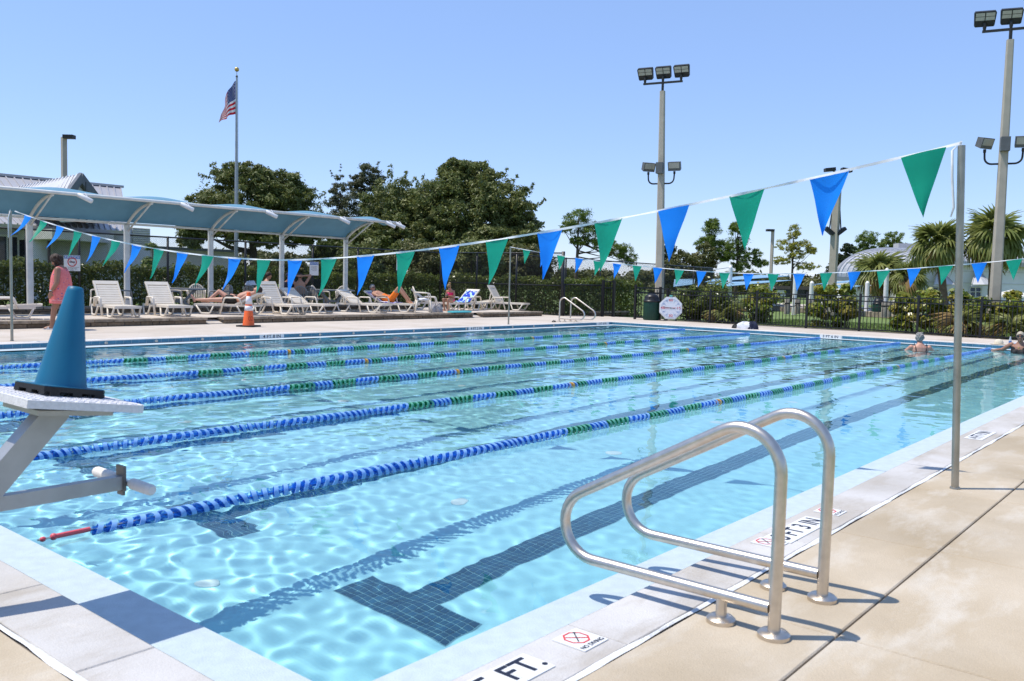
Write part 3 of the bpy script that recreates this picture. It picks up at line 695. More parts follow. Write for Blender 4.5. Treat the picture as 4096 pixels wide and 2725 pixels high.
# ------------------------------------------------------------------ armchairs and tables
def armchair(mat):
    t = thing('armchair', '', 'chair', (0, 0, 0), 0, 'plastic armchairs on the patio')
    MB().slab([(.23, -.22, .43), (.25, -.15, .42), (.25, .15, .42), (.23, .22, .43), (-.20, .20, .41), (-.20, -.20, .41)], (0, 0, 1), .025).build('seat', mat, t)
    fr_ = MB(); bw = .225
    P = [(-.22+.0, bw*sin(a_)*1.0, .62+.23*cos(a_)) for a_ in np.linspace(-pi/2, pi/2, 11)]
    P = [(-.20, -.22, .42)]+[(-.22-.12*max(0, (p[2]-.5))/.4, p[1], p[2]) for p in P]+[(-.20, .22, .42)]
    fr_.tube(P, .02, 7); fr_.build('back_frame', mat, t, True)
    for k in range(7):
        y = -.165+k*.055; zt_ = .62+.215*sqrt(max(0, 1-(y/.225)**2))
        MB().bar((-.20, y, .43), (-.22-.12*(zt_-.5)/.4, y, zt_), .03, .012, (1, 0, 0)).build('slat', mat, t)
    for s_ in (-1, 1):
        MB().tube(fillet([(-.27, s_*.23, .67), (.10, s_*.27, .655), (.22, s_*.27, .64), (.25, s_*.25, .40)], [.05, .05], 3), .022, 7, flat=1.).build('armrest', mat, t, True)
        MB().tube([(.24, s_*.24, .43), (.28, s_*.27, 0)], [.03, .02], 7).build('leg', mat, t, True)
        MB().tube([(-.19, s_*.21, .42), (-.27, s_*.25, 0)], [.03, .02], 7).build('leg', mat, t, True)
    return t
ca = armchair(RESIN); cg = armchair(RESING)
PZ = .18
CH = [(272, 22.3, 20, 'g', 'grey armchair half hidden behind the upright lounger by the blue cone'),
      (240, 23.2, 200, 'a', 'ivory armchair by the hedge behind the coral dress lounger'),
      (386, 22.0, 10, 'g', 'shade-grey armchair at the left end of the left patio table'),
      (408, 23.3, -50, 'a', 'ivory armchair behind the left end of the left patio table'),
      (452, 23.3, -120, 'a', 'ivory armchair behind the right end of the left patio table'),
      (508, 22.2, 185, 'g', 'shade-grey armchair standing alone right of the left patio table'),
      (584, 22.2, 30, 'g', 'dark armchair with a white towel over its back'),
      (690, 22.0, 120, 'g', 'shade-grey armchair under the person with raised arms'),
      (722, 22.1, 25, 'g', 'shade-grey armchair between the two right patio tables'),
      (738, 23.2, -60, 'a', 'ivory armchair at the left end of the right patio table'),
      (790, 23.2, -130, 'a', 'ivory armchair behind the right end of the right patio table'),
      (664, 23.3, -100, 'a', 'ivory armchair under the person in the dark cap'),
      (616, 23.2, -30, 'g', 'shade-grey armchair under the dark haired person behind the tall lounger')]
fa = {'a': 1, 'g': 1}
def addch(px, Y, dg, c, lab, z=PZ):
    src = ca if c == 'a' else cg; p = pY(px, 700, Y)
    if fa[c]: src.location = (p.x, Y, z); src.rotation_euler = (0, 0, R(dg)); src['label'] = lab; fa[c] = 0; return src
    return dup(src, (p.x, Y, z), R(dg), lab)
CHO = {}
for px, Y, dg, c, lab in CH: CHO[px] = addch(px, Y, dg, c, lab)
CHO[972] = addch(972, 18.75, -38, 'a', 'ivory armchair at the terrace edge left of the woman in pink', TZ)
def table(px, Y, ln, rz, mat, lab):
    p = pY(px, 690, Y); t = thing('patio_table', lab, 'table', (p.x, Y, PZ), rz, 'patio tables under the canopy')
    e = ln/2; MB().slab([(-e, -.3, .74), (-e+.15, -.42, .74), (e-.15, -.42, .74), (e, -.3, .74), (e, .3, .74), (e-.15, .42, .74), (-e+.15, .42, .74), (-e, .3, .74)], (0, 0, 1), .045).build('table_top', mat, t)
    for s_ in (-1, 1):
        for q in (-.3, .3): MB().tube([(s_*e*.62, q, .70), (s_*e*.22, q*.7, .36), (s_*e*.22, q*.7, .30), (s_*e*.62, q*1.1, 0)], [.05, .045, .045, .04], 8).build('leg', mat, t, True)
    MB().bar((-e*.25, 0, .33), (e*.25, 0, .33), .34, .06).build('stretcher', mat, t)
    return t
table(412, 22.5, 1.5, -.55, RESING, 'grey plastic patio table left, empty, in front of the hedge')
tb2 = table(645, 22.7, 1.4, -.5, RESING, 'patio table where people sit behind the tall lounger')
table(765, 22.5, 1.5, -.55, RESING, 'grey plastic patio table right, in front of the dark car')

# ------------------------------------------------------------------ shade canopy
cx0 = 2.62; PX = [2.62, 5.32, 7.99, 10.66, 13.36, 16.02, 18.77]; CY = 22.8
t = thing('shade_canopy', 'long blue shade canopy on white steel posts over the patio', 'canopy', (12, CY, PZ)); OX = V(12, CY, PZ)
def lc(p): return Vector(p)-OX
FYc, FZ, BZ = 21.35, 3.36, 2.76
for x in PX:
    MB().tube([lc((x, CY, PZ)), lc((x, CY, 2.70))], .085, 14).tube([lc((x, CY, 2.70)), lc((x, CY, 2.72))], .095, 14).build('post', FRAMEW, t, 40)
    MB().tube([lc((x, CY, PZ)), lc((x, CY, PZ+.03))], .16, 14).build('base_plate', FRAMEW, t, 40)
    A = [lc((x, lerp(CY, FYc, u), BZ-.06+(FZ-BZ)*sin(u*pi/2)**.8)) for u in np.linspace(0, 1, 12)]
    MB().tube(A, .042, 10).build('rib', FRAMEW, t, True)
    MB().tube([lc((x, CY-.06, 2.55)), lc((x, FYc+.05, FZ-.06))], .026, 8).build('brace', FRAMEW, t, True)
MB().tube([lc((cx0-.4, CY, BZ)), lc((PX[-1], CY, BZ))], .035, 8).build('back_tube', FRAMEW, t, True)
MB().tube([lc((cx0-.4, FYc, FZ)), lc((PX[-1]+1.05, FYc-.05, FZ-.0))], .045, 10).build('front_tube', FRAMEW, t, True)
xe = PX[-1]+1.15
def sag_(x):
    q = (x-PX[0])/2.69; return .5+.5*cos(2*pi*(q-.16))
def under(u, v):
    x = lerp(cx0-.4, xe+.35*v*(1-v)*0, u); x = min(x, PX[-1]+.02+(1.15*v**1.5)) if u > .999 else x
    vv = v; lim = PX[-1]+1.2*vv**1.3; x = min(x, lim)
    y = lerp(CY+.03, FYc, vv); z = BZ+.05+(FZ-BZ-.02)*sin(vv*pi/2)**.8+.10*sin(vv*pi)
    return lc((x, y, z))
MB().sheet(under, 72, 14).build('fabric', CANV, t, True)
def upper(u, v):
    x = lerp(cx0-.4, xe, u); e = max(0, 1-max(0, x-PX[-1])/1.16); e = min(1, e*1.6)
    y = lerp(FYc, FYc+.75, v); z = FZ+.03+sin(v*pi*.62)*(.05+.105*sag_(x))*e-.10*(1-e)
    return lc((x, y, z))
MB().sheet(upper, 110, 8).build('fabric', CANV, t, True)
for px in (196, 430, 624, 792, 836, 937):
    p = pY(px, 470, FYc-.08); k = p.x
    if px > 800: k = {836: PX[-1]+.72, 937: PX[-1]+1.18}[px]
    m = MB(); a_ = lc((k-.16, FYc-.02, FZ+.0)); b_ = lc((k+.10, FYc-.27, FZ-.17))
    m.tube([a_, a_.lerp(b_, .04), a_.lerp(b_, .96), b_], [.05, .062, .062, .05], 12).tube([a_.lerp(b_, .7)+V(.0, 0, .05), a_.lerp(b_, .55)+V(0, .04, .14), lc((k, FYc, FZ+.02))], .013, 6)
    m.build('tube_lamp', M('lamp white', (.75, .74, .74), .4, .05, 10), t, 50)

# ------------------------------------------------------------------ black chain link fence
def chain(pts, h, lab, px_posts, thick=(), zb=.05, mid=None, dense=.055):
    t = thing('chain_link_fence', lab, 'fence', (0, 0, 0))
    for i, (x, y) in enumerate(px_posts):
        r_ = .065 if i in thick else .038
        MB().tube([(x, y, zb), (x, y, zb+h+(.03 if r_ < .05 else .06))], r_, 8).build('post', BLACKM, t, True)
    for (a_, b_) in zip(pts[:-1], pts[1:]):
        a_ = V(*a_, 0); b_ = V(*b_, 0); ln = (b_-a_).length; d = (b_-a_)/ln; nn = V(-d.y, d.x, 0)
        MB().tube([a_+V(0, 0, zb+h), b_+V(0, 0, zb+h)], .024, 6).build('top_rail', BLACKM, t, True)
        MB().tube([a_+V(0, 0, zb+.06), b_+V(0, 0, zb+.06)], .010, 5).build('bottom_wire', BLACKM, t, True)
        if mid: MB().tube([a_+V(0, 0, zb+mid), b_+V(0, 0, zb+mid)], .02, 6).build('mid_rail', BLACKM, t, True)
        nw = int((ln+h)/dense); k = np.arange(nw)*dense-h
        Vx = []; wv = .0022
        for sg in (1, -1):
            s0 = k.copy(); s1 = k+h; z0 = np.zeros(nw); z1 = np.full(nw, h)
            c0 = np.clip(s0, 0, ln); z0 = z0+(c0-s0); c1 = np.clip(s1, 0, ln); z1 = z1-(s1-c1); ok = z1 > z0+.02
            c0, c1, z0, z1 = c0[ok], c1[ok], z0[ok], z1[ok]
            if sg < 0: z0, z1 = h-z0, h-z1
            for off in ((0, 1.41), (0, -1.41)):
                pass
            P0 = np.stack([a_.x+d.x*c0, a_.y+d.y*c0, zb+z0], 1); P1 = np.stack([a_.x+d.x*c1, a_.y+d.y*c1, zb+z1], 1)
            o1_ = np.array([d.x, d.y, 0])*wv*1.4; o2_ = np.array([nn.x, nn.y, 0])*wv*1.4*sg
            Vx += [np.stack([P0-o1_, P0+o2_, P1+o2_, P1-o1_], 1).reshape(-1, 3), np.stack([P0+o2_, P0+o1_, P1+o1_, P1+o2_], 1).reshape(-1, 3)]
        Vx = np.concatenate(Vx); kind(put('wire_mesh', npmesh('wire_mesh', Vx, np.arange(len(Vx)).reshape(-1, 4), BLACKM), t), 'stuff')
    return t
chain([(1.5, 24.3), (25.2, 24.3), (25.3, 17.85)], 2.45, 'tall black chain link fence running behind the canopy and loungers', [(3.5, 24.3), (6.5, 24.3), (8.49, 24.3), (9.96, 24.3), (12.75, 24.3), (15.6, 24.3), (18.45, 24.3), (20.61, 24.3), (22.82, 24.3), (25.2, 24.3), (25.28, 22.28), (25.29, 20.15), (25.3, 17.85)], (12,))
mr_ = MB().tube([(25.26, 24.2, 1.25), (25.3, 17.9, 1.25)], .022, 6)
mr_.build('mid_rail', BLACKM, [o for o in COL.objects if o.name == 'chain_link_fence'][0], True)
chain([(25.4, 20.6), (29.9, 21.1), (36.6, 21.6), (47, 22.6)], 2.4, 'tall black chain link fence beyond the hedge, running off behind the floodlight pole', [(29.9, 21.1), (33, 21.35), (36.6, 21.6), (40, 21.9), (44, 22.3)])
gtt = chain([(25.3, 17.85), (26.62, 16.9)], 1.25, 'low black chain link panel by the small far handrails', [(25.35, 17.8), (26.62, 16.9)])
t = thing('fence_gate', 'narrow black tube gate left of the brick kerb', 'gate', (26.62, 16.86, ZD))
for a_, b_ in (((0, 0, 0), (0, 0, 1.42)), ((.33, -.28, 0), (.33, -.28, 1.42))): MB().box(((a_[0]+b_[0])/2, (a_[1]+b_[1])/2, .71), (.09, .09, 1.42)).build('post', BLACKM, t)
for z in (.12, 1.12, 1.36): MB().bar((0, 0, z), (.33, -.28, z), .03, .04).build('rail', BLACKM, t)
for k in range(1, 3): MB().bar((.11*k, -.093*k, .12), (.11*k, -.093*k, 1.36), .018, .018).build('picket', BLACKM, t)

# signs on the fence
def sign(px, py0, py1, Y, wd, lab, head, lines, nosmoke):
    c = pY(px, (py0+py1)/2, Y); hgt = (py1-py0)/PXF*((c-CAM).dot(FW)); t = thing('notice_sign', lab, 'sign', c, 0, 'notice signs on the chain link fence')
    fr = frame((0, 0, 0), (1, 0, 0), (0, 0, 1)); T = Matrix.Translation
    MB().box((0, 0, 0), (wd, .006, hgt)).build('plate', WHITE, t); hb = hgt*.2
    MB().box((0, -.0045, hgt/2-hb/2-.01), (wd-.02, .003, hb)).build('header', BLUEP, t)
    letters(head, WHITE, t, T((0, -.0065, hgt/2-hb/2-.01)) @ fr @ Matrix.Diagonal((wd*.24, hb*.85, 1, 1)))
    if nosmoke:
        m = MB(); r0 = wd*.26; zc_ = hgt*.07
        A = [(r0*cos(2*pi*k/24), -.004, zc_+r0*sin(2*pi*k/24)) for k in range(25)]; m.tube(A, r0*.12, 5, cap=False); m.bar((-r0*.7, -.005, zc_+r0*.7), (r0*.7, -.005, zc_-r0*.7), r0*.2, .003)
        m.build('prohibition_symbol', REDP, t); MB().box((0, -.004, zc_), (r0*1.3, .002, r0*.26)).build('cigarette_symbol', INK, t)
    z = -hgt*.26 if nosmoke else hgt*.16
    for ln in lines: letters(ln, INK, t, T((0, -.0045, z)) @ fr @ Matrix.Diagonal((wd*.095, hgt*.062, 1, 1))); z -= hgt*(.065 if nosmoke else .075)
sign(166, 588, 624, 24.24, .47, 'no smoking notice sign on the fence above the coral dress', 'NOTICE', ['No tobacco products', 'or E-cigarettes', 'allowed in this', 'facility'], True)
sign(723, 603, 634, 24.24, .40, 'text only notice sign on the fence between the canopy posts', 'NOTICE', ['Do not swallow', 'the pool water, it', 'is recirculated', 'Do not enter pool', 'if you are ill'], False)
sign(922, 588, 623, 24.24, .44, 'no smoking notice sign half hidden by a green pennant', 'NOTICE', ['No tobacco products', 'or E-cigarettes', 'allowed in this', 'facility'], True)

# ------------------------------------------------------------------ black picket fence and gate at the far end
FX = 26.5
t = thing('picket_fence', 'low black metal picket fence along the far end of the pool', 'fence', (FX, 8, .06))
PY = [13.95, 12.22, 10.48, 8.74, 7.03, 5.30, 3.57, 1.85, .12]
pm = MB().box((0, 0, .60), (.065, .065, 1.2)).box((0, 0, 1.21), (.075, .075, .02)).mesh('post', BLACKM)
km = MB().box((0, 0, .54), (.019, .019, 1.0)).mesh('picket', BLACKM)
for y in PY: put('post', pm, t, (0, y-8, 0))
for a_, b_ in zip(PY[:-1], PY[1:]):
    for z in (.09, .98, 1.13): MB().box((0, (a_+b_)/2-8, z), (.032, a_-b_-.066, .034)).build('rail', BLACKM, t)
    n_ = 15
    for k in range(1, n_): put('picket', km, t, (0, a_+(b_-a_)*k/n_-8, .06))
t = thing('picket_gate', 'black picket gate standing open beside the green trash bin', 'gate', (26.0, 15.0, ZD))
gb = V(.55, -.72, 0)
for p, hh in (((0, 0), 1.28), ((gb.x, gb.y), 1.22)): MB().box((p[0], p[1], hh/2-.04), (.075, .075, hh+.08)).build('post', BLACKM, t)
for z in (.08, .98, 1.16): MB().bar((0, 0, z), (gb.x, gb.y, z), .04, .06 if z < 1 else .045).build('rail', BLACKM, t)
for k in range(1, 8): put('picket', km, t, (gb.x*k/8, gb.y*k/8, .06))
for k in range(1, 12): put('picket', MB().box((0, 0, 1.07), (.014, .014, .17)).mesh('picket', BLACKM) if k == 1 else None, t) if 0 else None
MB().bar((gb.x, gb.y, 1.16), (.5, -1.05, 1.13), .035, .035).bar((gb.x, gb.y, .98), (.5, -1.05, .98), .03, .03).build('rail', BLACKM, t)

# trash bin, pace clock, small things on the far deck
def bin_(loc, lab, s=1.):
    t = thing('trash_bin', lab, 'trash bin', loc, 0, 'green trash bins'); GM = M('dark green plastic mesh', (.006, .045, .028), .5, .15, 20, bump=.3, bscale=50)
    MB().lathe([(.27*s, 0), (.285*s, .02), (.285*s, .66*s), (.275*s, .68*s)], 28).build('drum', GM, t, 40)
    rb = MB()
    for k in range(28): a_ = 2*pi*k/28; rb.bar((.288*s*cos(a_), .288*s*sin(a_), .04), (.288*s*cos(a_), .288*s*sin(a_), .65*s), .012, .008)
    rb.build('drum_slats', GM, t)
    MB().lathe([(.30*s, .66*s), (.305*s, .70*s), (.27*s, .74*s), (.26*s, .82*s), (.22*s, .90*s), (.12*s, .955*s), (0, .965*s)], 28).build('dome_lid', BLACKM, t, 40)
    a_ = atan2(CAM.y-loc[1], CAM.x-loc[0])
    MB().box((.225*s*cos(a_), .225*s*sin(a_), .80*s), (.06, .20*s, .11*s), a_).build('flap', BLACKR, t)
bin_((26.02, 14.32, ZD), 'green round trash bin with black dome lid beside the clock')
t = thing('pace_clock', 'white octagonal pace clock leaning by the trash bin with red numbers', 'clock', (26.12, 13.58, ZD)); 
cc = V(0, 0, .47); ndir = (CAM-(t.location+cc)); ndir.z = 0; ndir = (ndir.normalized()+V(0, -.1, .12)).normalized(); xd = V(-ndir.y, ndir.x, 0).normalized(); fr = frame(cc, xd, V(0, 0, 1))
fr = frame(cc, xd, ndir.cross(xd))
def oc8(r, z): return [(r*cos(pi/8+k*pi/4), r*sin(pi/8+k*pi/4), z) for k in range(8)]
def tf(mb): mb.v = [tuple(fr @ Vector(p)) for p in mb.v]; return mb
tf(MB().slab(oc8(.435, .0), (0, 0, 1), .05)).build('case', WHITE, t); tf(MB().slab(oc8(.40, .006), (0, 0, 1), .006)).build('dial', M('dial face', (.74, .76, .80), .4, .03, 5), t)
rg = MB(); rg.tube([(.335*cos(2*pi*k/40), .335*sin(2*pi*k/40), .008) for k in range(41)], .004, 4, cap=False)
for k in range(12): a_ = pi/2-k*pi/6; rg.bar((.19*cos(a_), .19*sin(a_), .0085), (.245*cos(a_), .245*sin(a_), .0085), .008, .002)
tf(rg).build('dial_marks', M('pale blue print', (.30, .40, .60), .5, .05, 9), t)
for k, s_ in enumerate(('60', '5', '10', '15', '20', '25', '30', '35', '40', '45', '50', '55')):
    a_ = pi/2-k*pi/6; big = k % 3 == 0; r_ = .285
    letters(s_, REDP if big else M('blue numerals', (.16, .26, .50), .5, .05, 9), t, fr @ Matrix.Translation((r_*cos(a_), r_*sin(a_), .009)) @ Matrix.Diagonal(((.15, .13, 1, 1) if big else (.085, .075, 1, 1))), 'numeral')
for a_, l0, l1, mt in ((pi-.12, -.13, .26, INK), (.04, -.26, .20, REDP), (-.06, -.05, .15, INK)):
    tf(MB().bar((l0*cos(a_), l0*sin(a_), .013), (l1*cos(a_), l1*sin(a_), .013), .013, .003)).build('hand', mt, t)
tf(MB().lathe([(.0, .02), (.02, .018), (.02, .01)], 12)).build('hub', BLACKM, t)
tf(MB().box((0, .44, -.02), (.10, .05, .06))).build('handle', M('teal plastic', (.15, .50, .45), .5, .05, 9), t)
MB().box((xd.x*.2-ndir.x*.05, xd.y*.2-ndir.y*.05, .03), (.05, .05, .10)).box((-xd.x*.2-ndir.x*.05, -xd.y*.2-ndir.y*.05, .03), (.05, .05, .10)).build('foot', LAMPG, t)
# flip flop, kickboard, bag, hat, bottle, books
t = thing('flip_flop', 'black flip flop lying near the small far handrails', 'flip flop', gp(1275, 741.5), .3)
MB().slab([(-.14, -.03, .022), (-.10, -.05, .022), (.06, -.05, .022), (.14, -.03, .022), (.15, 0, .022), (.13, .035, .022), (.04, .05, .022), (-.10, .04, .022), (-.14, .02, .022)], (0, 0, 1), .022).build('sole', BLACKR, t)
MB().tube([(-.04, -.045, .02), (.02, -.03, .055), (.08, 0, .03)], .009, 6).tube([(-.04, .042, .02), (.02, .03, .055), (.08, 0, .03)], .009, 6).build('strap', BLACKR, t, True)
p = gp(1052, 717.5, ZD+.175); p = pY(1052, 718, 18.2)
t = thing('kickboard', 'flat turquoise foam board lying on the short block wall', 'kickboard', (pY(1058, 716, 18.17).x, 18.17, ZD+.176), .03)
MB().slab([(-.47, -.12, .055), (-.45, -.15, .055), (.45, -.15, .055), (.48, -.10, .055), (.48, .10, .055), (.45, .15, .055), (-.45, .15, .055), (-.47, .12, .055)], (0, 0, 1), .045).build('board', M('turquoise foam', (.10, .55, .60), .6, .06, 20), t)
TOWW = M('white towel cloth', (.68, .69, .74), .9, .1, 12, bump=.6, bscale=90)
NAVY = M('navy cloth', (.015, .02, .05), .9, .1, 12, bump=.5, bscale=80)
def lump(name, lab, cat, loc, r, mat, seed, fl=.6, n1=18):
    rr = np.random.default_rng(seed); ph = rr.random(12)*6.28
    def fn(u, v):
        a_ = 2*pi*u; b__ = pi/2*v; k = 1+.16*sin(3*a_+ph[0])*cos(b__)+.12*sin(5*a_+ph[1]+4*v)+.08*sin(9*a_+7*v+ph[2]); z = sin(b__)*r[2]*(1+.18*sin(4*a_+ph[3])*cos(b__)+.14*sin(7*a_+5*v+ph[5]))
        return (r[0]*k*cos(a_)*cos(b__)**fl, r[1]*k*sin(a_)*cos(b__)**fl, max(.002, z))
    m = MB().sheet(fn, 30, n1); o = m.build(name, mat, None, True, loc); return tag(o, lab, cat) if cat else o
p = pX(1716, 755, 23.75); t = thing('swim_bag', 'white and navy towel bundle on the far end deck below the picket fence', 'bag', (23.85, 9.68, ZD), pi/2)
o = lump('white_towel', '', None, (-.05, .0, 0), (.30, .17, .20), TOWW, 3); o.parent = t
o = lump('navy_flap', '', None, (-.30, .02, 0), (.15, .15, .22), NAVY, 5); o.parent = t
o = lump('shoe', '', None, (.27, .0, 0), (.12, .10, .12), BLACKR, 8); o.parent = t
t = thing('sun_hat', 'cream straw sun hat on the pool edge beside the bottle', 'hat', (23.48, 2.50, ZD))
ST = M('cream straw', (.70, .62, .48), .8, .08, 60, bump=.5, bscale=200)
MB().lathe([(.20, .015), (.17, .004), (.11, .02), (.105, .06), (.09, .11), (.05, .135), (0, .14)], 24).build('crown', ST, t, 60); MB().lathe([(.108, .022), (.109, .04)], 24).build('band', M('tan ribbon', (.5, .40, .27), .7, .1, 30), t)
t = thing('water_bottle', 'clear plastic water bottle standing between hat and books', 'bottle', (23.46, 2.24, ZD))
CLR = M('clear plastic', (.62, .70, .76), .1, .03, 20, spec=.8, Alpha=.55)
MB().lathe([(.03, 0), (.034, .01), (.034, .13), (.03, .15), (.014, .19), (.014, .20)], 16).build('body', CLR, t, True); MB().lathe([(.016, .195), (.016, .222), (0, .223)], 12).build('cap', WHITE, t, 40); MB().lathe([(.0348, .06), (.0348, .11)], 16).build('paper_label', BLUEP, t)
t = thing('book_stack', 'two books lying behind the elbow of the woman in the black swimsuit', 'books', (23.52, 2.05, ZD), .2)
MB().box((0, 0, .02), (.17, .24, .04), .1).build('book', NAVY, t); MB().box((.01, 0, .056), (.16, .22, .03), -.1).build('book', TOWW, t)
# ------------------------------------------------------------------ people: one continuous body each
def cap_(mb, a, b, ra, rb, n=10):
    a = Vector(a); b = Vector(b); mb.tube([a, a.lerp(b, .5), b], [ra, (ra+rb)/2*1.03, rb], n); mb.ell(a, (ra,)*3, n, 6); mb.ell(b, (rb,)*3, n, 6)
def torso(mb, pts, lr, secs, n=16):
    lr = Vector(lr).normalized(); pts = [Vector(p) for p in pts]; o = len(mb.v); k = len(pts)
    for i, p in enumerate(pts):
        d = (pts[min(i+1, k-1)]-pts[max(i-1, 0)]).normalized(); fb = d.cross(lr).normalized(); hw, hd = secs[i]
        mb.v += [tuple(p+lr*(hw*cos(2*pi*j/n))+fb*(hd*sin(2*pi*j/n))) for j in range(n)]
    fs = [(o+i*n+j, o+i*n+(j+1) % n, o+(i+1)*n+(j+1) % n, o+(i+1)*n+j) for i in range(k-1) for j in range(n)]
    fs += [tuple(o+j for j in range(n))[::-1], tuple(o+(k-1)*n+j for j in range(n))]; mb.f += fs; mb.m += [0]*len(fs)
def hand(mb, w, d, sp, bend=.4, s=1.):
    w = Vector(w); d = Vector(d).normalized(); sp = Vector(sp); sp = (sp-d*sp.dot(d)).normalized(); nn = d.cross(sp)
    q = frame((0, 0, 0), d, sp).to_3x3(); mb.ell(w+d*.048*s, (.055*s, .042*s, .017*s), 10, 6, q=q)
    for i, ln in enumerate((.066, .078, .074, .058)):
        p = w+d*.085*s+sp*((i-1.5)*.021*s); p1 = p+(d*cos(bend*.5)+nn*sin(bend*.5))*ln*.55*s; p2 = p1+(d*cos(bend*1.3)+nn*sin(bend*1.3))*ln*.5*s
        mb.tube([p-d*.02, p, p1, p2], [.010*s, .0105*s, .0098*s, .008*s], 7)
    p = w+d*.025*s-sp*.035*s; mb.tube([p+sp*.02, p, p+d*.035*s-sp*.022*s+nn*.008, p+d*.062*s-sp*.026*s+nn*.016], [.012*s, .012*s, .011*s, .009*s], 7)
def foot(mb, an, d, up=(0, 0, 1), s=1.):
    an = Vector(an); d = Vector(d).normalized(); u = Vector(up); u = (u-d*u.dot(d)).normalized(); sd = u.cross(d)
    mb.ell(an-d*.03-u*.035*s, (.04*s,)*3, 8, 6); cap_(mb, an-u*.03*s, an+d*.12*s-u*.052*s, .038*s, .03*s, 8)
    for i in range(5):
        p = an+d*.12*s-u*.055*s+sd*((i-2)*.018*s); mb.tube([p-d*.03, p, p+d*(.055-.004*abs(i-1))*s], [.014*s, .015*s, .011*s], 6)
def head(mb, c, look, up, s=1.):
    c = Vector(c); look = Vector(look).normalized(); up = Vector(up); up = (up-look*up.dot(look)).normalized(); q = frame((0, 0, 0), look, up.cross(look)).to_3x3()
    mb.ell(c+up*.02*s, (.096*s, .076*s, .10*s), 16, 12, q=q); mb.ell(c+look*.025*s-up*.055*s, (.062*s, .055*s, .062*s), 12, 8, q=q)
    mb.tube([c+look*.088*s+up*.015*s, c+look*.112*s-up*.022*s, c+look*.088*s-up*.03*s], [.010*s, .016*s, .012*s], 7)
    mb.ell(c+look*.083*s-up*.062*s, (.012*s, .025*s, .008*s), 8, 5, q=q); mb.ell(c+look*.075*s-up*.092*s, (.02*s, .022*s, .018*s), 8, 5, q=q)
    for sg in (-1, 1): mb.ell(c+q @ V(.0, sg*.078, 0)*s, (.022*s, .010*s, .032*s), 8, 6, q=q)
    return q
def figure(lab, loc, rz, mb, mats, region=None, voxel=.0105, par=(), it=3):
    me = bpy.data.meshes.new('person'); me.from_pydata(mb.v, [], mb.f); bm = bmesh.new(); bm.from_mesh(me)
    bmesh.ops.remove_doubles(bm, verts=bm.verts, dist=1e-5); bmesh.ops.recalc_face_normals(bm, faces=bm.faces); bm.to_mesh(me); bm.free()
    o = put('tmp', me); r_ = o.modifiers.new('r', 'REMESH'); r_.mode = 'VOXEL'; r_.voxel_size = voxel
    s_ = o.modifiers.new('s', 'SMOOTH'); s_.iterations = it; s_.factor = .5
    m2 = bpy.data.meshes.new_from_object(o.evaluated_get(bpy.context.evaluated_depsgraph_get())); bpy.data.objects.remove(o)
    m2.materials.clear()
    for m in mats: m2.materials.append(m)
    idx = [region(p.center) if region else 0 for p in m2.polygons]; m2.polygons.foreach_set('material_index', idx); m2.polygons.foreach_set('use_smooth', [True]*len(idx)); m2.update(); m2.name = 'person'
    t = put('person', m2, None, loc, (0, 0, rz)); tag(t, lab, 'person'); return t
def hair(mb, c, look, up, s=1., vol=1.06, cut=-.35, seed=1, long_=0, rough=.03):
    c = Vector(c); look = Vector(look).normalized(); up = Vector(up); up = (up-look*up.dot(look)).normalized(); q = frame((0, 0, 0), look, up.cross(look)).to_3x3(); rr = random.Random(seed)
    def fn(u, v):
        a_ = 2*pi*u; fr_ = .5+.5*cos(a_); lo_ = lerp(-.62-long_, .48, fr_**1.6); ph = lerp(pi/2, math.asin(max(-1, lo_)) if lo_ > -1 else -pi/2, v)
        k = vol+rough*sin(9*a_+5*ph)+rough*.7*sin(17*a_-9*ph+seed); z = sin(ph)
        if long_ and z < -.3: z -= long_*(1-fr_)*(-z-.3)
        return c+up*.02*s+q @ V(.10*cos(ph)*cos(a_)*k, .080*cos(ph)*sin(a_)*k, .104*z*k)*s
    return mb.sheet(fn, 28, 12)
def shades(c, look, up, s=1.):
    m = MB(); c = Vector(c); look = Vector(look).normalized(); up = Vector(up); up = (up-look*up.dot(look)).normalized(); sd = up.cross(look); q = frame((0, 0, 0), look, sd).to_3x3()
    for sg in (-1, 1): m.ell(c+look*.092*s+up*.018*s+sd*sg*.034*s, (.008*s, .031*s, .023*s), 12, 6, q=q); m.bar(c+look*.09*s+up*.025*s+sd*sg*.066*s, c+up*.02*s+sd*sg*.080*s, .006, .008)
    m.bar(c+look*.097*s+up*.022*s-sd*.02*s, c+look*.097*s+up*.022*s+sd*.02*s, .006, .006); return m
GLASSB = M('dark lens', (.01, .01, .012), .1, .1, 9, spec=.8)
# --- woman in the coral dress, walking left
CORAL = M('coral print cotton', (.78, .17, .17), .85, .08, 30, col2=(.86, .25, .24), trans=.1)
_t = CORAL.node_tree; _v = _t.nodes.new('ShaderNodeTexVoronoi'); _v.inputs['Scale'].default_value = 15; _gp = _t.nodes.new('ShaderNodeNewGeometry'); _t.links.new(_gp.outputs['Position'], _v.inputs['Vector'])
_mr = _t.nodes.new('ShaderNodeMapRange'); _mr.inputs[1].default_value = .16; _mr.inputs[2].default_value = .24; _mr.inputs[3].default_value = 1; _mr.inputs[4].default_value = 0; _t.links.new(_v.outputs['Distance'], _mr.inputs[0])
_hs = _t.nodes.new('ShaderNodeMix'); _hs.data_type = 'RGBA'; _b = _t.nodes['Principled BSDF']; _src = _b.inputs['Base Color'].links[0].from_socket
_hs.inputs[7].default_value = (.12, .10, .30, 1); _t.links.new(_mr.outputs[0], _hs.inputs[0]); _t.links.new(_src, _hs.inputs[6]); _t.links.new(_hs.outputs[2], _b.inputs['Base Color'])
b_ = MB(); lk = V(.80, 0, -.45)
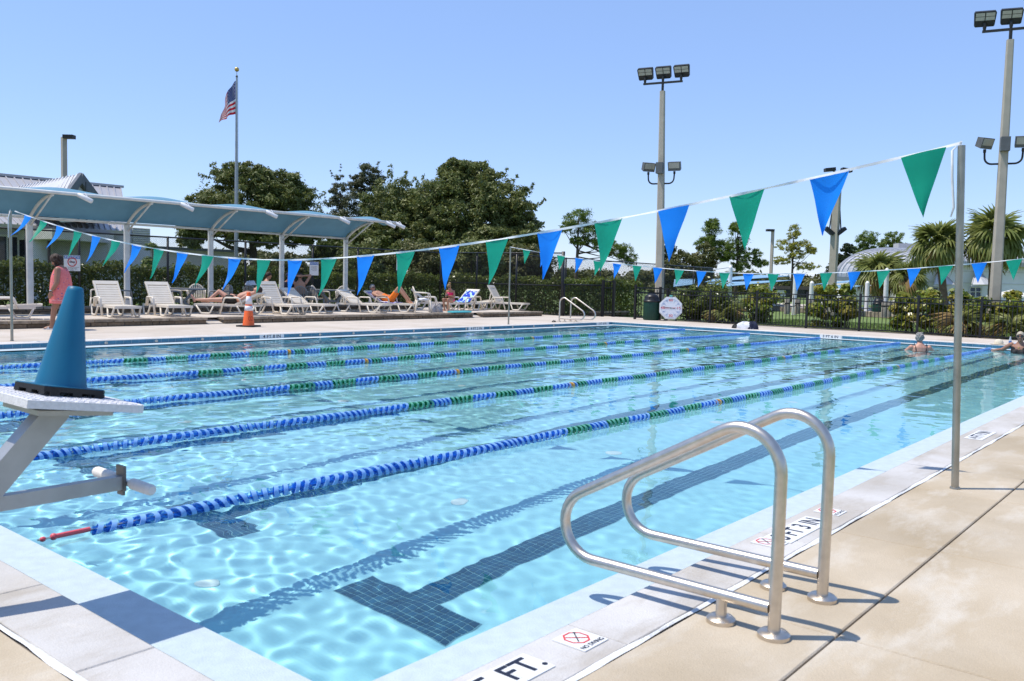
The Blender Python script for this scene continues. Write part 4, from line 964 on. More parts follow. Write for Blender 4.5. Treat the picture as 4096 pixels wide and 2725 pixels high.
torso(b_, [(-.02, 0, .74), (-.03, 0, .84), (.0, 0, 1.0), (0, 0, 1.16), (-.01, 0, 1.28), (0, 0, 1.35), (.03, 0, 1.42)], (0, 1, 0), [(.17, .15), (.215, .19), (.20, .18), (.20, .17), (.19, .13), (.10, .08), (.055, .055)])
head(b_, (.085, 0, 1.49), lk, (0, 0, 1)); cap_(b_, (.03, 0, 1.38), (.065, 0, 1.45), .055, .052)
for s_, el, wr, hd in ((1, (-.02, .27, 1.02), (.10, .28, .82), (.25, 0, -1)), (-1, (-.06, -.27, 1.03), (-.02, -.29, .80), (.1, 0, -1))):
    cap_(b_, (-.01, s_*.19, 1.30), el, .068, .052); cap_(b_, el, wr, .050, .032); hand(b_, wr, hd, (1, 0, 0), .5)
for s_, kn, an in ((1, (.10, .09, .46), (.16, .09, .10)), (-1, (-.04, -.09, .46), (-.22, -.09, .12))):
    cap_(b_, (-.02, s_*.10, .80), kn, .10, .068); cap_(b_, kn, an, .066, .040); foot(b_, (an[0], an[1], .085), (1, 0, 0))
wl = gp(118, 754, ZD); az_w = atan2(.7677, -.6402)
wpos = pY(140, 700, 17.55); wpos.z = ZD
t = figure('woman in a coral print dress walking with bowed head past the left loungers', wpos, az_w+.12, b_, [SKIND, SKINP])
d_ = MB(); ZS = [(1.325, .155, .115), (1.27, .205, .15), (1.15, .225, .195), (1.0, .235, .215), (.85, .25, .225), (.70, .255, .225), (.575, .265, .23), (.57, .255, .22), (.58, .25, .215)]
def fd(u, v):
    k = v*(len(ZS)-1); i = min(int(k), len(ZS)-2); f_ = k-i; z, hw, hd = (lerp(ZS[i][q], ZS[i+1][q], f_) for q in range(3)); a_ = 2*pi*u; pl_ = 1+.035*sin(9*a_)*max(0, (1.1-z))*2
    return (hd*cos(a_)*pl_-.01, hw*sin(a_)*pl_, z+.05*(abs(sin(a_))**3)*(1 if v < .08 else 0))
d_.sheet(fd, 40, 26).build('dress', CORAL, t, True)
MB().lathe([(.215*1.0, 0), (.218, .012)], 40, (-.01, 0, .64), sx=1.06, sy=1.22).build('hem_trim', M('pale trim', (.75, .45, .45), .8, .1, 20), t)
h_ = MB(); hair(h_, (.075, 0, 1.50), lk, (0, 0, 1), 1.12, 1.12, seed=3, long_=.75, rough=.07)
_rh = random.Random(4)
for _k in range(70):       # loose curls
    _a = _rh.uniform(.9, 5.4); _z = _rh.uniform(-1.3, .9); _r = .095 if _z > -.5 else .085
    h_.ell((.065+_r*cos(_a)*sqrt(max(.25, 1-min(1, _z*_z)*.8))-.01, _r*sin(_a)*.95, 1.505+.105*_z), (.028, .026, .034), 6, 5, q=Matrix.Rotation(_rh.uniform(0, 3), 3, 'X'))
h_.build('hair', HAIRD, t, True)
for y_, z_, mt in ((.28, .845, WHITE), (.275, .825, BLACKR)): MB().lathe([(.036, 0), (.037, .018)], 14, (.092, y_, z_)).build('wrist_band', mt, t)
for x_, y_, z_ in ((.155, .09, 0), (-.22, -.09, .02)): MB().slab([(x_-.07, y_-.04, z_+.025), (x_+.10, y_-.05, z_+.025), (x_+.19, y_, z_+.025), (x_+.10, y_+.05, z_+.025), (x_-.07, y_+.04, z_+.025)], (0, 0, 1), .025).bar((x_+.06, y_-.05, z_+.03), (x_+.06, y_+.05, z_+.03), .03, .06).build('sandal', WHITE, t)
# --- man lying on his back
sz = SZ
b_ = MB(); lo_ = LO[548]; c_, s2 = cos(.44), sin(.44)
def bk(q, up_=.0): return V(-.02-q*c_+up_*s2, 0, sz+.02+q*s2+up_*c_)
torso(b_, [(.32, 0, sz+.12), (.16, 0, sz+.125), (-.0, 0, sz+.145), bk(.18, .14), bk(.36, .13), bk(.46, .10), bk(.54, .10)], (0, 1, 0), [(.14, .10), (.175, .115), (.165, .12), (.175, .125), (.185, .115), (.10, .08), (.058, .058)])
hc = bk(.66, .13); lk = V(.30, .0, .95); hup = V(-.8, 0, .45)
cap_(b_, bk(.48, .1), bk(.60, .11), .058, .055); head(b_, hc, lk, hup)
for s_, el, wr, hd in ((1, bk(.16, .05)+V(0, .30, 0), V(.12, .13, sz+.28), (.5, -.8, 0)), (-1, bk(.16, .05)+V(0, -.30, 0), V(.16, -.12, sz+.27), (.6, .7, 0))):
    cap_(b_, bk(.42, .09)+V(0, s_*.19, 0), el, .055, .042); cap_(b_, el, wr, .042, .028); hand(b_, wr, hd, (1, 0, 0), .3)
cap_(b_, (.26, .10, sz+.13), (.74, .16, sz+.12), .085, .058); cap_(b_, (.74, .16, sz+.12), (1.13, .13, sz+.11), .055, .036); foot(b_, (1.17, .13, sz+.12), (.35, 0, 1), (-1, 0, .35))
cap_(b_, (.26, -.10, sz+.13), (.60, -.16, sz+.36), .085, .058); cap_(b_, (.60, -.16, sz+.36), (.86, -.02, sz+.10), .055, .036); foot(b_, (.88, -.01, sz+.10), (.8, .5, .1), (0, -.3, 1))
t = figure('man sunbathing on his back in black trunks, feet to the left', lo_.location, lo_.rotation_euler.z, b_, [SKINP, BLACKR], lambda p: 1 if -.02 < p.x < .38 and p.z < sz+.27 and abs(p.y) < .2 else 0)
hair(MB(), hc, lk, hup, 1.0, 1.05, seed=5).build('hair', HAIRD, t, True)
MB().lathe([(.031, 0), (.032, .02)], 12).build('watch', STEEL, t, loc=(.10, -.15, sz+.26))
MB().slab([(.04, -.185, sz+.20), (.30, -.18, sz+.16), (.30, -.18, sz+.13), (.10, -.187, sz+.16)], (0, -1, 0), .006).build('trunks_stripe', M('yellow nylon', (.60, .62, .02), .6, .1, 20), t)
# --- man in orange shorts
b_ = MB(); lo_ = LO[886]; c_, s2 = cos(.52), sin(.52)
torso(b_, [(.30, 0, sz+.12), (.14, 0, sz+.125), (.02, 0, sz+.17), bk(.20, .13), bk(.38, .12), bk(.47, .10), bk(.56, .11)], (0, 1, 0), [(.14, .10), (.18, .12), (.17, .13), (.18, .125), (.195, .115), (.10, .08), (.058, .058)])
hc = bk(.63, .19); lk = V(.95, -.28, -.02)
cap_(b_, bk(.48, .1), bk(.58, .16), .058, .056); head(b_, hc, lk, (0, 0, 1))
for s_, el, wr, hd in ((1, V(-.12, .36, sz+.24), V(.14, .37, sz+.25), (1, 0, -.1)), (-1, V(-.12, -.36, sz+.24), V(.14, -.36, sz+.25), (1, .1, -.2))):
    cap_(b_, bk(.43, .09)+V(0, s_*.20, 0), el, .058, .045); cap_(b_, el, wr, .045, .030); hand(b_, wr, hd, (0, 1, 0), .6)
for s_ in (1, -1):
    kn = V(.50, s_*.10+.02, sz+.52); an = V(.86, s_*.10, sz+.10); cap_(b_, (.22, s_*.10, sz+.13), kn, .088, .06); cap_(b_, kn, an, .056, .036); foot(b_, an+V(0, 0, .01), (1, s_*.1, -.35))
t = figure('man in orange shorts and sunglasses reclining with knees up', lo_.location, lo_.rotation_euler.z, b_, [SKIN, M('orange nylon', (.90, .20, .01), .6, .06, 9)], lambda p: 1 if -.06 < p.x < .46 and p.z < sz+.62 and -.7 < (((p.x-.22)*.28+(p.z-sz-.13)*.39)/.23) < .66 and p.z > sz+.02 and not (p.z > sz+.19 and abs(p.y) > .255) and p.z-sz-.30 < (p.x+.05)*2.2 else 0)
hair(MB(), hc, lk, (0, 0, 1), 1.0, 1.04, seed=6, rough=.015).build('hair', HAIRG, t, True); shades(hc, lk, (0, 0, 1)).build('sunglasses', GLASSB, t)
def towel(name, lab, pts, wdt, mat, root, seed, th=.012):
    rr = random.Random(seed); k = len(pts)
    def fn(u, v):
        q = u*(k-1); i = min(int(q), k-2); p = Vector(pts[i]).lerp(Vector(pts[i+1]), q-i); return p+V(0, (v-.5)*wdt*(1+.08*sin(u*5+seed)), .012*sin(u*19+v*6)+.010*sin(v*17+seed+u*3))
    m = MB().sheet(fn, 26, 14); o = m.build(name, mat, None, True, root.location); o.rotation_euler = root.rotation_euler
    sm = o.modifiers.new('thick', 'SOLIDIFY'); sm.thickness = th; return tag(o, lab, 'towel')
def striped(name, a, b, c, sc):
    m = M(name, a, .9, .1, sc, col2=b, bump=.4, bscale=120, detail=1.5); t_ = m.node_tree; N = t_.nodes; bs = N['Principled BSDF']; src = bs.inputs['Base Color'].links[0].from_socket
    wv_ = N.new('ShaderNodeTexNoise'); wv_.inputs['Scale'].default_value = sc*1.4; wv_.inputs['Detail'].default_value = 0; ge = N.new('ShaderNodeTexCoord'); t_.links.new(ge.outputs['Object'], wv_.inputs['Vector'])
    r1 = N.new('ShaderNodeMapRange'); r1.inputs[1].default_value = .52; r1.inputs[2].default_value = .56; t_.links.new(wv_.outputs[0], r1.inputs[0]); mx = N.new('ShaderNodeMix'); mx.data_type = 'RGBA'; mx.inputs[7].default_value = (*c, 1)
    t_.links.new(r1.outputs[0], mx.inputs[0]); t_.links.new(src, mx.inputs[6]); t_.links.new(mx.outputs[2], bs.inputs['Base Color']); return m
TW1 = striped('blue violet beach towel', (.04, .05, .30), (.25, .20, .55), (.70, .70, .78), 9)
towel('beach_towel', 'blue and white patterned towel under the man in orange shorts', [bk(.62, .03), bk(.3, .035), bk(.05, .03), (.25, 0, sz+.03), (.5, 0, sz+.035)], .62, TW1, lo_, 2)
c_, s2 = cos(.68), sin(.68); lo_ = LO[1066]
TW2 = striped('royal blue towel', (.015, .045, .42), (.025, .07, .50), (.45, .70, .70), 6)
towel('beach_towel', 'royal blue towel with pale print hanging over the lounger back', [bk(.66, .03), bk(.4, .035), bk(.1, .03), (.15, 0, sz+.035), (.42, .05, sz+.05)], .58, TW2, lo_, 4)
# --- woman in the pink bikini on the lounger end
PINK = M('hot pink nylon', (.85, .03, .16), .6, .06, 9)
b_ = MB(); lk = V(.75, .1, -.62)
torso(b_, [(.02, 0, .40), (-.02, 0, .46), (-.05, 0, .58), (-.01, 0, .72), (.04, 0, .84), (.07, 0, .90), (.10, 0, .95)], (0, 1, 0), [(.13, .11), (.175, .13), (.135, .095), (.15, .10), (.155, .085), (.085, .06), (.045, .045)])
for s_ in (-1, 1): b_.ell((.075, s_*.065, .73), (.06, .06, .055), 10, 8)
hc = V(.165, 0, 1.03); cap_(b_, (.09, 0, .92), (.14, 0, .99), .046, .044); head(b_, hc, lk, (0, 0, 1), .95)
for s_, el, wr, hd in ((1, V(.06, .20, .62), V(.26, .08, .66), (.8, -.4, .3)), (-1, V(.06, -.20, .62), V(.27, -.05, .63), (.8, .5, .25))):
    cap_(b_, (.045, s_*.155, .84), el, .044, .036); cap_(b_, el, wr, .035, .024); hand(b_, wr, hd, (0, -s_, .3), .9, .92)
for s_, kx in ((1, .43), (-1, .46)):
    kn = V(kx, s_*.10, .50); an = V(kx-.05+.04*s_, s_*.09, .09); cap_(b_, (.05, s_*.09, .45), kn, .085, .055); cap_(b_, kn, an, .052, .034); foot(b_, an, (1, s_*.1, -.05), s=.92)
p = pY(1037, 715, 19.25)
t = figure('woman in a pink bikini sitting on the lounger end looking down at her phone', (p.x, 19.25, TZ), R(196), b_, [SKIN, PINK], lambda p: 1 if (.40 < p.z < .505 and p.x < .07 and abs(p.y) < .2) or (.67 < p.z < .78 and p.x > -.13 and abs(p.y) < .145 and (p.z < .72 or p.x > .03)) else 0, .0095)
t.scale = (.85, .85, .85)
h_ = MB(); hair(h_, hc, lk, (0, 0, 1), .95, 1.07, seed=9); h_.ell(hc+V(-.04, 0, .135), (.055, .05, .05), 12, 8); h_.build('hair', HAIRB, t, True)
shades(hc, lk, (0, 0, 1), .95).build('sunglasses', GLASSB, t)
tag(MB().box((0, 0, 0), (.15, .075, .01), .2, 0, ('Y', -.6)).build('phone', BLACKM, None, False, t.location+Matrix.Rotation(R(196), 3, 'Z') @ V(.32, .01, .585)), 'dark phone held by the woman in the pink bikini', 'phone')
t = thing('beach_bag', 'slumped grey striped beach bag on the terrace beside the woman in pink', 'bag', (pY(1003, 715, 18.95).x, 18.95, TZ))
o = lump('bag_body', '', None, (0, 0, 0), (.26, .2, .26), M('grey canvas', (.33, .31, .31), .9, .3, 16, bump=.6, bscale=40), 14); o.parent = t
MB().tube([(-.1, -.1, .2), (-.02, -.2, .3), (.12, -.16, .2)], .014, 6).build('strap', M('grey strap', (.2, .19, .2), .9, .1, 20), t, True)
# --- swimmer seen from behind, woman at the far edge
b_ = MB()
torso(b_, [(-.03, 0, -.45), (0, 0, -.25), (0, 0, -.05), (0, 0, .09), (.01, 0, .16), (.03, 0, .20)], (0, 1, 0), [(.17, .13), (.18, .14), (.21, .13), (.20, .11), (.10, .08), (.055, .055)])
hc = V(.05, 0, .315); cap_(b_, (.02, 0, .17), (.045, 0, .27), .058, .056); head(b_, hc, (1, -.35, .05), (0, 0, 1), 1.02)
for s_, el, wr in ((1, V(.14, .34, -.09), V(.36, .44, -.12)), (-1, V(.10, -.36, -.06), V(.30, -.50, -.10))):
    cap_(b_, (0, s_*.20, .09), el, .062, .05); cap_(b_, el, wr, .048, .032); hand(b_, wr, (1, s_*.4, -.1), (0, 1, 0), .2)
t = figure('grey haired swimmer with bare back standing chest deep, seen from behind', (20.55, 3.62, -.03), atan2(FW.y, FW.x)-.15, b_, [SKINP, NAVY], lambda p: 1 if p.z < -.04 and abs(p.y) < .24 and p.x < .2 else 0)
hm = MB(); hair(hm, hc, (1, -.35, .05), (0, 0, 1), 1.02, 1.08, seed=12, long_=.25, rough=.06)
_rh = random.Random(8)
for _k in range(60):
    _a = _rh.uniform(0, 6.28); _z = _rh.uniform(-.75, .95); _c = sqrt(1-_z*_z*.9)
    if cos(_a) > .3 and _z < .3: continue
    hm.ell(hc+V(.105*cos(_a)*_c, .085*sin(_a)*_c, .02+.105*_z), (.024, .022, .03), 6, 5)
hm.build('hair', HAIRG, t, True)
for s_ in (-1, 1): MB().tube([(-.125, s_*.11, -.03), (-.09, s_*.13, .12), (-.0, s_*.135, .19)], .007, 5).build('strap', BLACKR, t, True)
b_ = MB()
torso(b_, [(-.03, 0, -.5), (0, 0, -.25), (0, 0, -.05), (0, 0, .11), (.0, 0, .20), (.02, 0, .25)], (0, 1, 0), [(.20, .16), (.20, .17), (.21, .16), (.20, .12), (.10, .08), (.056, .056)])
for s_ in (-1, 1): b_.ell((.12, s_*.08, -.02), (.07, .075, .07), 10, 8)
hc = V(.05, 0, .365); cap_(b_, (.01, 0, .2), (.04, 0, .32), .058, .056); head(b_, hc, (1, .2, -.05), (0, 0, 1), 1.02)
for s_, el, wr in ((1, V(-.06, .44, .12), V(.06, .66, .03)), (-1, V(-.02, -.40, .02), V(.10, -.60, -.02))):
    cap_(b_, (0, s_*.20, .16), el, .060, .046); cap_(b_, el, wr, .045, .032); hand(b_, wr, (.25, s_*1, -.05), (1, 0, 0), .2)
pw_ = pX(2349, 790, 22.5)
_yaw = atan2(CAM.y-pw_.y, CAM.x-22.5)
t = figure('woman in a black swimsuit and sunglasses leaning on the far pool edge', (22.5, pw_.y, 0), _yaw-.25, b_, [SKIND, BLACKR], lambda p: 1 if p.z < .12 and abs(p.y) < .23 and (p.z < .06 or abs(p.y) > .08) and p.z < .04+.6*abs(p.y) else 0)
t.rotation_euler[2] = _yaw+pi*0-.25
hair(MB(), hc, (1, .2, -.05), (0, 0, 1), 1.02, 1.06, seed=15, rough=.02).build('hair', M('blonde grey hair', (.42, .36, .27), .6, .25, 60), t, True); shades(hc, (1, .2, -.05), (0, 0, 1), 1.02).build('sunglasses', GLASSB, t)
MB().tube([(.11*cos(a_)-.0, .10*sin(a_), .185-.09*max(0, cos(a_))) for a_ in np.linspace(-2, 2, 15)], .006, 5).ell((.125, .0, .09), (.015, .018, .018), 8, 6).build('necklace', M('gold', (.8, .55, .2), .25, .05, 10, metal=1), t, True)
# --- three people at the patio table
def seated(lab, ch, raised, skin, top, hr, cap=None):
    b_ = MB()
    torso(b_, [(.05, 0, .44), (0, 0, .50), (-.04, 0, .64), (-.05, 0, .82), (-.05, 0, .95), (-.03, 0, 1.01), (-.01, 0, 1.06)], (0, 1, 0), [(.14, .11), (.18, .13), (.16, .115), (.18, .12), (.18, .10), (.10, .07), (.055, .055)])
    hc = V(.02, 0, 1.17); cap_(b_, (-.02, 0, 1.02), (.01, 0, 1.12), .055, .053); head(b_, hc, (1, 0, -.08), (0, 0, 1))
    for s_ in (-1, 1):
        if raised: el = V(.02, s_*.34, 1.22); wr = V(-.10, s_*.10, 1.20); hd = (-.1, -s_, 0)
        else: el = V(.08, s_*.24, .70); wr = V(.32, s_*.14, .76); hd = (1, 0, 0)
        cap_(b_, (-.05, s_*.19, .96), el, .052, .042); cap_(b_, el, wr, .041, .028); hand(b_, wr, hd, (0, -s_, .2), .4)
        kn = V(.44, s_*.10, .48); an = V(.42, s_*.10, .09); cap_(b_, (.05, s_*.09, .49), kn, .088, .058); cap_(b_, kn, an, .055, .036); foot(b_, an, (1, 0, 0))
    t = figure(lab, ch.location, ch.rotation_euler.z, b_, [skin, top, NAVY], lambda p: 2 if p.z < .60 and p.x < .36 and abs(p.y) < .21 else (1 if p.z < .98 and top is not skin and abs(p.y) < .23 and p.x < .12 else 0), .012)
    hair(MB(), hc, (1, 0, -.08), (0, 0, 1), 1.02, 1.08, seed=21, rough=.03).build('hair', hr, t, True)
    if cap:
        m = MB(); m.lathe([(.105, .02), (.107, .06), (.085, .105), (.03, .13), (0, .132)], 18, hc); m.slab([hc+V(.08, -.07, .035), hc+V(.20, -.04, .02), hc+V(.20, .04, .02), hc+V(.08, .07, .035)], (0, 0, 1), .008); m.build('cap', NAVY, t, 50)
    return t
for px_, rz_ in ((690, 55), (664, -120), (616, -20)): CHO[px_].rotation_euler[2] = R(rz_)
seated('shirtless person with both hands behind the head at the patio table', CHO[690], True, SKIN, SKIN, HAIRD)
seated('person in a dark cap sitting behind a blue pennant at the patio table', CHO[664], False, SKIND, NAVY, HAIRD, True)
seated('dark haired person half hidden behind the tall empty lounger', CHO[616], False, SKIN, NAVY, HAIRD)
o = lump('white_towel', 'white towel bundled over the back of the dark armchair', 'towel', CHO[584].location+V(-.1, 0, .86), (.16, .14, .13), TOWW, 31)
o = lump('white_towel', 'crumpled white towel on the seat of the ivory armchair by the terrace edge', 'towel', CHO[972].location+V(.0, 0, .43), (.2, .2, .05), TOWW, 33)
# ------------------------------------------------------------------ foliage tools
def leafmat(n, a, b, c, rough=.5, tr=.3):
    return M(n, a, rough, .1, .9, col2=b, trans=tr, tone=c, spec=.35)
OAKL = leafmat('oak leaves', (.082, .112, .024), (.145, .175, .042), (.23, .24, .08))
GUML = leafmat('gum leaves', (.085, .105, .050), (.12, .135, .065), (.16, .16, .085))
PINEL = leafmat('pine needles', (.065, .125, .015), (.13, .20, .030), (.22, .27, .05))
CYPL = leafmat('cypress needles', (.22, .25, .030), (.32, .32, .045), (.42, .38, .07))
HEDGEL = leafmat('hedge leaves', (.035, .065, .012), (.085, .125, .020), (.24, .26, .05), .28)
SEAGL = leafmat('broad leaves', (.10, .17, .015), (.19, .26, .028), (.38, .30, .06), .3)
OLIVEL = leafmat('olive leaves', (.070, .088, .022), (.11, .12, .034), (.17, .16, .05))
DARKL = leafmat('dark leaves', (.015, .030, .010), (.030, .048, .014), (.055, .075, .022))
PALML = leafmat('palm leaves', (.20, .235, .06), (.30, .315, .10), (.45, .41, .17), .4, .45)
DEADL = leafmat('dry palm leaves', (.24, .16, .06), (.33, .22, .09), (.4, .3, .15), .8, .2)
def unit(n, g): v = g.normal(size=(n, 3)); return v/np.linalg.norm(v, axis=1, keepdims=True)
def leafcloud(cs, rs, n, size, asp, seed, up=.25, out=.8, hollow=.45, along=None):
    g = np.random.default_rng(seed); K_ = len(cs); cs = np.repeat(np.asarray(cs, float), n, 0); rs = np.repeat(np.asarray(rs, float), n, 0); N_ = len(cs)
    d = unit(N_, g); rad = hollow+(1-hollow)*g.random((N_, 1))**.6; P = cs+d*rs*rad*(1+.55*g.random((N_, 1))**5)
    nr = d*out+unit(N_, g)*.75+np.array([0, 0, up]); nr /= np.linalg.norm(nr, axis=1, keepdims=True)
    tg = np.cross(nr, unit(N_, g) if along is None else d*1.+unit(N_, g)*along); tg /= np.linalg.norm(tg, axis=1, keepdims=True)+1e-9
    if along is not None: tg = np.cross(tg, nr)
    bt = np.cross(nr, tg); s = size*(.55+.9*g.random((N_, 1)))
    Vx = np.stack([P-tg*s*.5, P+bt*s*asp*.5+tg*s*.05, P+tg*s*.5, P-bt*s*asp*.5+tg*s*.05], 1).reshape(-1, 3)
    ct = np.repeat(g.random(K_), n)
    return Vx, np.arange(N_*4).reshape(-1, 4), np.clip(.65*g.random(N_)**2+.5*ct**2, 0, 1)
def lobe(x, y, rx, ry, d, fd=.9): c = dp(x, y, d); k = d/PXF; return (np.array(c), rx*k, ry*k, rx*k*fd)
RTn, FWn = np.array(RT), np.array((FW.x, FW.y, 0)); RTn[2] = 0
def clumps(lobes, per, frac, g):
    cs, rs = [], []
    for c, rx, rz, ry in lobes:
        k = per(rx*rz) if callable(per) else per; d = unit(k, g); r = (.2+.8*g.random((k, 1))**.45)*.95
        P = c+d[:, :1]*r*rx*RTn+d[:, 1:2]*r*ry*FWn+d[:, 2:]*r*rz*np.array([0, 0, 1]); m = min(rx, rz)
        q = frac*m*(.6+.8*g.random((k, 1))); cs.append(P); rs.append(np.concatenate([q*1.25, q*1.25, q*.8], 1))
    return np.concatenate(cs), np.concatenate(rs)
def tree(nm, lab, lobes, base, mat, seed, leaf=.16, asp=.45, dens=60, per=26, frac=.30, trunk=.2, bark=BARK, grp='trees beyond the fences', lean=(0, 0), limbs=9, hollow=.35, along=None, sprig=0):
    g = np.random.default_rng(seed); cs, rs = clumps(lobes, per, frac, g)
    n = max(8, int(dens*float(np.mean(rs[:, 0]*rs[:, 2]))/(leaf*leaf*asp)*.5)); n = min(n, 900)
    if sprig:                # loose sprays breaking the outline
        ec, er = [], []
        for c, rx, rz, ry in lobes:
            k = int(sprig*rx*rz/6)+4; d = unit(k, g); d[:, 2] = np.abs(d[:, 2])*1.2-.35; d /= np.linalg.norm(d, axis=1, keepdims=True)
            for j in range(3): r = 1.0+.10*j; ec.append(c+(d[:, :1]*rx*RTn+d[:, 1:2]*ry*FWn+d[:, 2:]*rz*np.array([0, 0, 1]))*r+np.array([0, 0, .04*j*rz])); er.append(np.full((k, 3), (.11-.025*j)*min(rx, rz)))
        e0 = len(cs); cs = np.concatenate([cs]+ec); rs = np.concatenate([rs]+er)
    t = thing(nm, lab, 'tree', base, 0, grp); B = np.array(base)
    if sprig:
        V1, F1, t1 = leafcloud(cs[:e0]-B, rs[:e0], n, leaf, asp, seed, hollow=hollow, along=along); V2, F2, t2 = leafcloud(cs[e0:]-B, rs[e0:], max(10, n//9), leaf, asp, seed+1, hollow=hollow, along=.35)
        Vx = np.concatenate([V1, V2]); F = np.arange(len(Vx)).reshape(-1, 4); to = np.concatenate([t1, t2]); cs = cs[:e0]
    else: Vx, F, to = leafcloud(cs-B, rs, n, leaf, asp, seed, hollow=hollow, along=along)
    fo = put('foliage', npmesh('foliage', Vx, F, mat, False, to), t); kind(fo, 'stuff')
    m = MB(); mc = np.mean([l[0] for l in lobes], 0)-B; top = V(*(np.array(lobes[0][0])-B)); p0 = V(0, 0, -.1); hz = top.z
    mid = V(top.x*.5+lean[0], top.y*.5+lean[1], hz*.5); m.tube([p0, p0.lerp(mid, .5)+V(.02, .03, 0)*hz*.3, mid, top], [trunk*1.3, trunk, trunk*.85, trunk*.35], 9)
    m.build('trunk', bark, t, True); lm = MB(); ii = g.permutation(len(cs))[:limbs]
    for i in ii:
        e = V(*(cs[i]-B)); f_ = g.uniform(.45, .85); s_ = mid.lerp(top, (f_-.5)*1.6) if f_ > .5 else p0.lerp(mid, f_*2); md = s_.lerp(e, .5)+V(0, 0, -.06*(e-s_).length)
        lm.tube([s_, md, e], [trunk*.4, trunk*.25, trunk*.08], 6)
    lm.build('limb', bark, t, True); return t
def gz(x, d, z=.03): p = dp(x, 660, d); return (p.x, p.y, z)
def bush(nm, lab, lobes, base, mat, seed, leaf, asp, n, per=22, frac=.4, cat='bush', grp='shrubs beyond the picket fence', hollow=.3, twig=True):
    g = np.random.default_rng(seed); cs, rs = clumps(lobes, per, frac, g); B = np.array(base); t = thing(nm, lab, cat, base, 0, grp)
    Vx, F, to = leafcloud(cs-B, rs, n, leaf, asp, seed, hollow=hollow, up=.4); Vx[:, 2] = np.maximum(Vx[:, 2], .01)
    kind(put('foliage', npmesh('foliage', Vx, F, mat, False, to), t), 'stuff')
    m = MB()
    for i in range(0, len(cs), 2): e = V(*(cs[i]-B)); s_ = V(e.x*.75, e.y*.75, 0); m.tube([s_, s_.lerp(e, .5)+V(.03, .02, 0), e], [.018, .014, .006], 5)
    m.build('stem', BARK, t); return t
# trees behind the canopy and the loungers
tree('oak_tree', 'broad feathery dark green tree behind the flag pole', [lobe(575, 475, 120, 85, 52), lobe(480, 490, 70, 55, 51), lobe(665, 480, 75, 65, 53), lobe(560, 415, 75, 42, 52), lobe(440, 535, 38, 40, 50), lobe(620, 540, 110, 35, 51), lobe(700, 520, 45, 45, 52), lobe(540, 510, 110, 50, 51), lobe(640, 440, 70, 50, 52)], gz(590, 52), OAKL, 3, .20, .34, 55, 95, .19, .26, along=.5, hollow=.1, sprig=9)
tree('gum_tree', 'pale wispy gum tree between the two dark broad trees', [lobe(782, 440, 26, 48, 62), lobe(852, 405, 30, 38, 62), lobe(800, 500, 40, 45, 62), lobe(825, 430, 22, 30, 62), lobe(866, 450, 25, 45, 62), lobe(765, 500, 30, 50, 62), lobe(830, 480, 50, 50, 62), lobe(870, 500, 40, 50, 61)], gz(815, 62), GUML, 5, .20, .28, 30, 44, .22, .16, along=.8, hollow=.1, sprig=8)
tree('oak_tree', 'largest dark green tree behind the right end of the blue canopy', [lobe(1050, 490, 130, 90, 50), lobe(905, 480, 75, 75, 51), lobe(1085, 420, 80, 52, 50), lobe(1185, 500, 62, 75, 49), lobe(1050, 392, 40, 26, 50), lobe(960, 545, 110, 55, 49), lobe(1140, 570, 95, 55, 48), lobe(1225, 560, 40, 45, 48), lobe(860, 560, 70, 50, 50), lobe(985, 500, 70, 80, 50), lobe(1120, 490, 80, 90, 49), lobe(1190, 575, 70, 60, 48), lobe(1030, 580, 130, 50, 48)], gz(1040, 50), OAKL, 7, .19, .40, 55, 105, .18, .30, along=.6, hollow=.1, sprig=9)
tree('olive_tree', 'lighter green tree low behind the canopy between the two dark trees', [lobe(800, 545, 60, 50, 57), lobe(760, 590, 45, 45, 56)], gz(800, 57), leafmat('mid green leaves', (.05, .085, .014), (.08, .115, .02), (.13, .16, .04)), 9, .2, .45, 55, 90, .2, .15, hollow=.1)
for i, (x, y, rx, ry, d, lb) in enumerate([(640, 612, 55, 38, 44, 'dark shrub behind the wire fence right of the left canopy posts'), (850, 605, 75, 50, 42, 'dark shrub behind the wire fence under the canopy right end'), (975, 600, 75, 52, 41, 'dark shrub behind the wire fence above the man in orange shorts'), (1090, 605, 70, 50, 40, 'dark shrub behind the wire fence above the woman in pink'), (1205, 612, 65, 45, 41, 'dark shrub behind the wire fence by the far thin flag pole'), (760, 622, 40, 30, 50, 'shrub shading the dark car behind the wire fence')]):
    bush('shrub', lb, [lobe(x, y, rx, ry, d), lobe(x+rx*.3, y+ry*.5, rx*.8, ry*.7, d)], gz(x, d), OAKL if i % 2 else OLIVEL, 40+i, .17, .45, 260, 26, .34, 'shrub', 'shrubs behind the wire fence')
# pines and others past the far corner
tree('pine_tree', 'tall pine with bare lower trunk left of the middle floodlight pole', [lobe(1332, 500, 34, 28, 75), lobe(1310, 525, 26, 18, 75), lobe(1355, 530, 28, 22, 75), lobe(1385, 560, 30, 16, 75), lobe(1335, 555, 34, 12, 75), lobe(1420, 575, 26, 20, 76), lobe(1445, 590, 22, 26, 76)], gz(1326, 75), PINEL, 11, .34, .14, 40, 34, .25, .15, along=.4, limbs=14)
tree('conifer', 'pointed dark conifer just right of the middle floodlight pole', [lobe(1541, 585, 17, 30, 80), lobe(1539, 560, 10, 22, 80), lobe(1545, 620, 26, 25, 80)], gz(1541, 80), DARKL, 12, .25, .3, 50, 50, .28, .12)
tree('olive_tree', 'rounded olive green tree between the floodlight pole and the pines', [lobe(1580, 612, 50, 42, 78), lobe(1545, 630, 40, 35, 77), lobe(1625, 600, 30, 45, 79)], gz(1580, 78), OLIVEL, 13, .25, .45, 45, 60, .2, .16, hollow=.1)
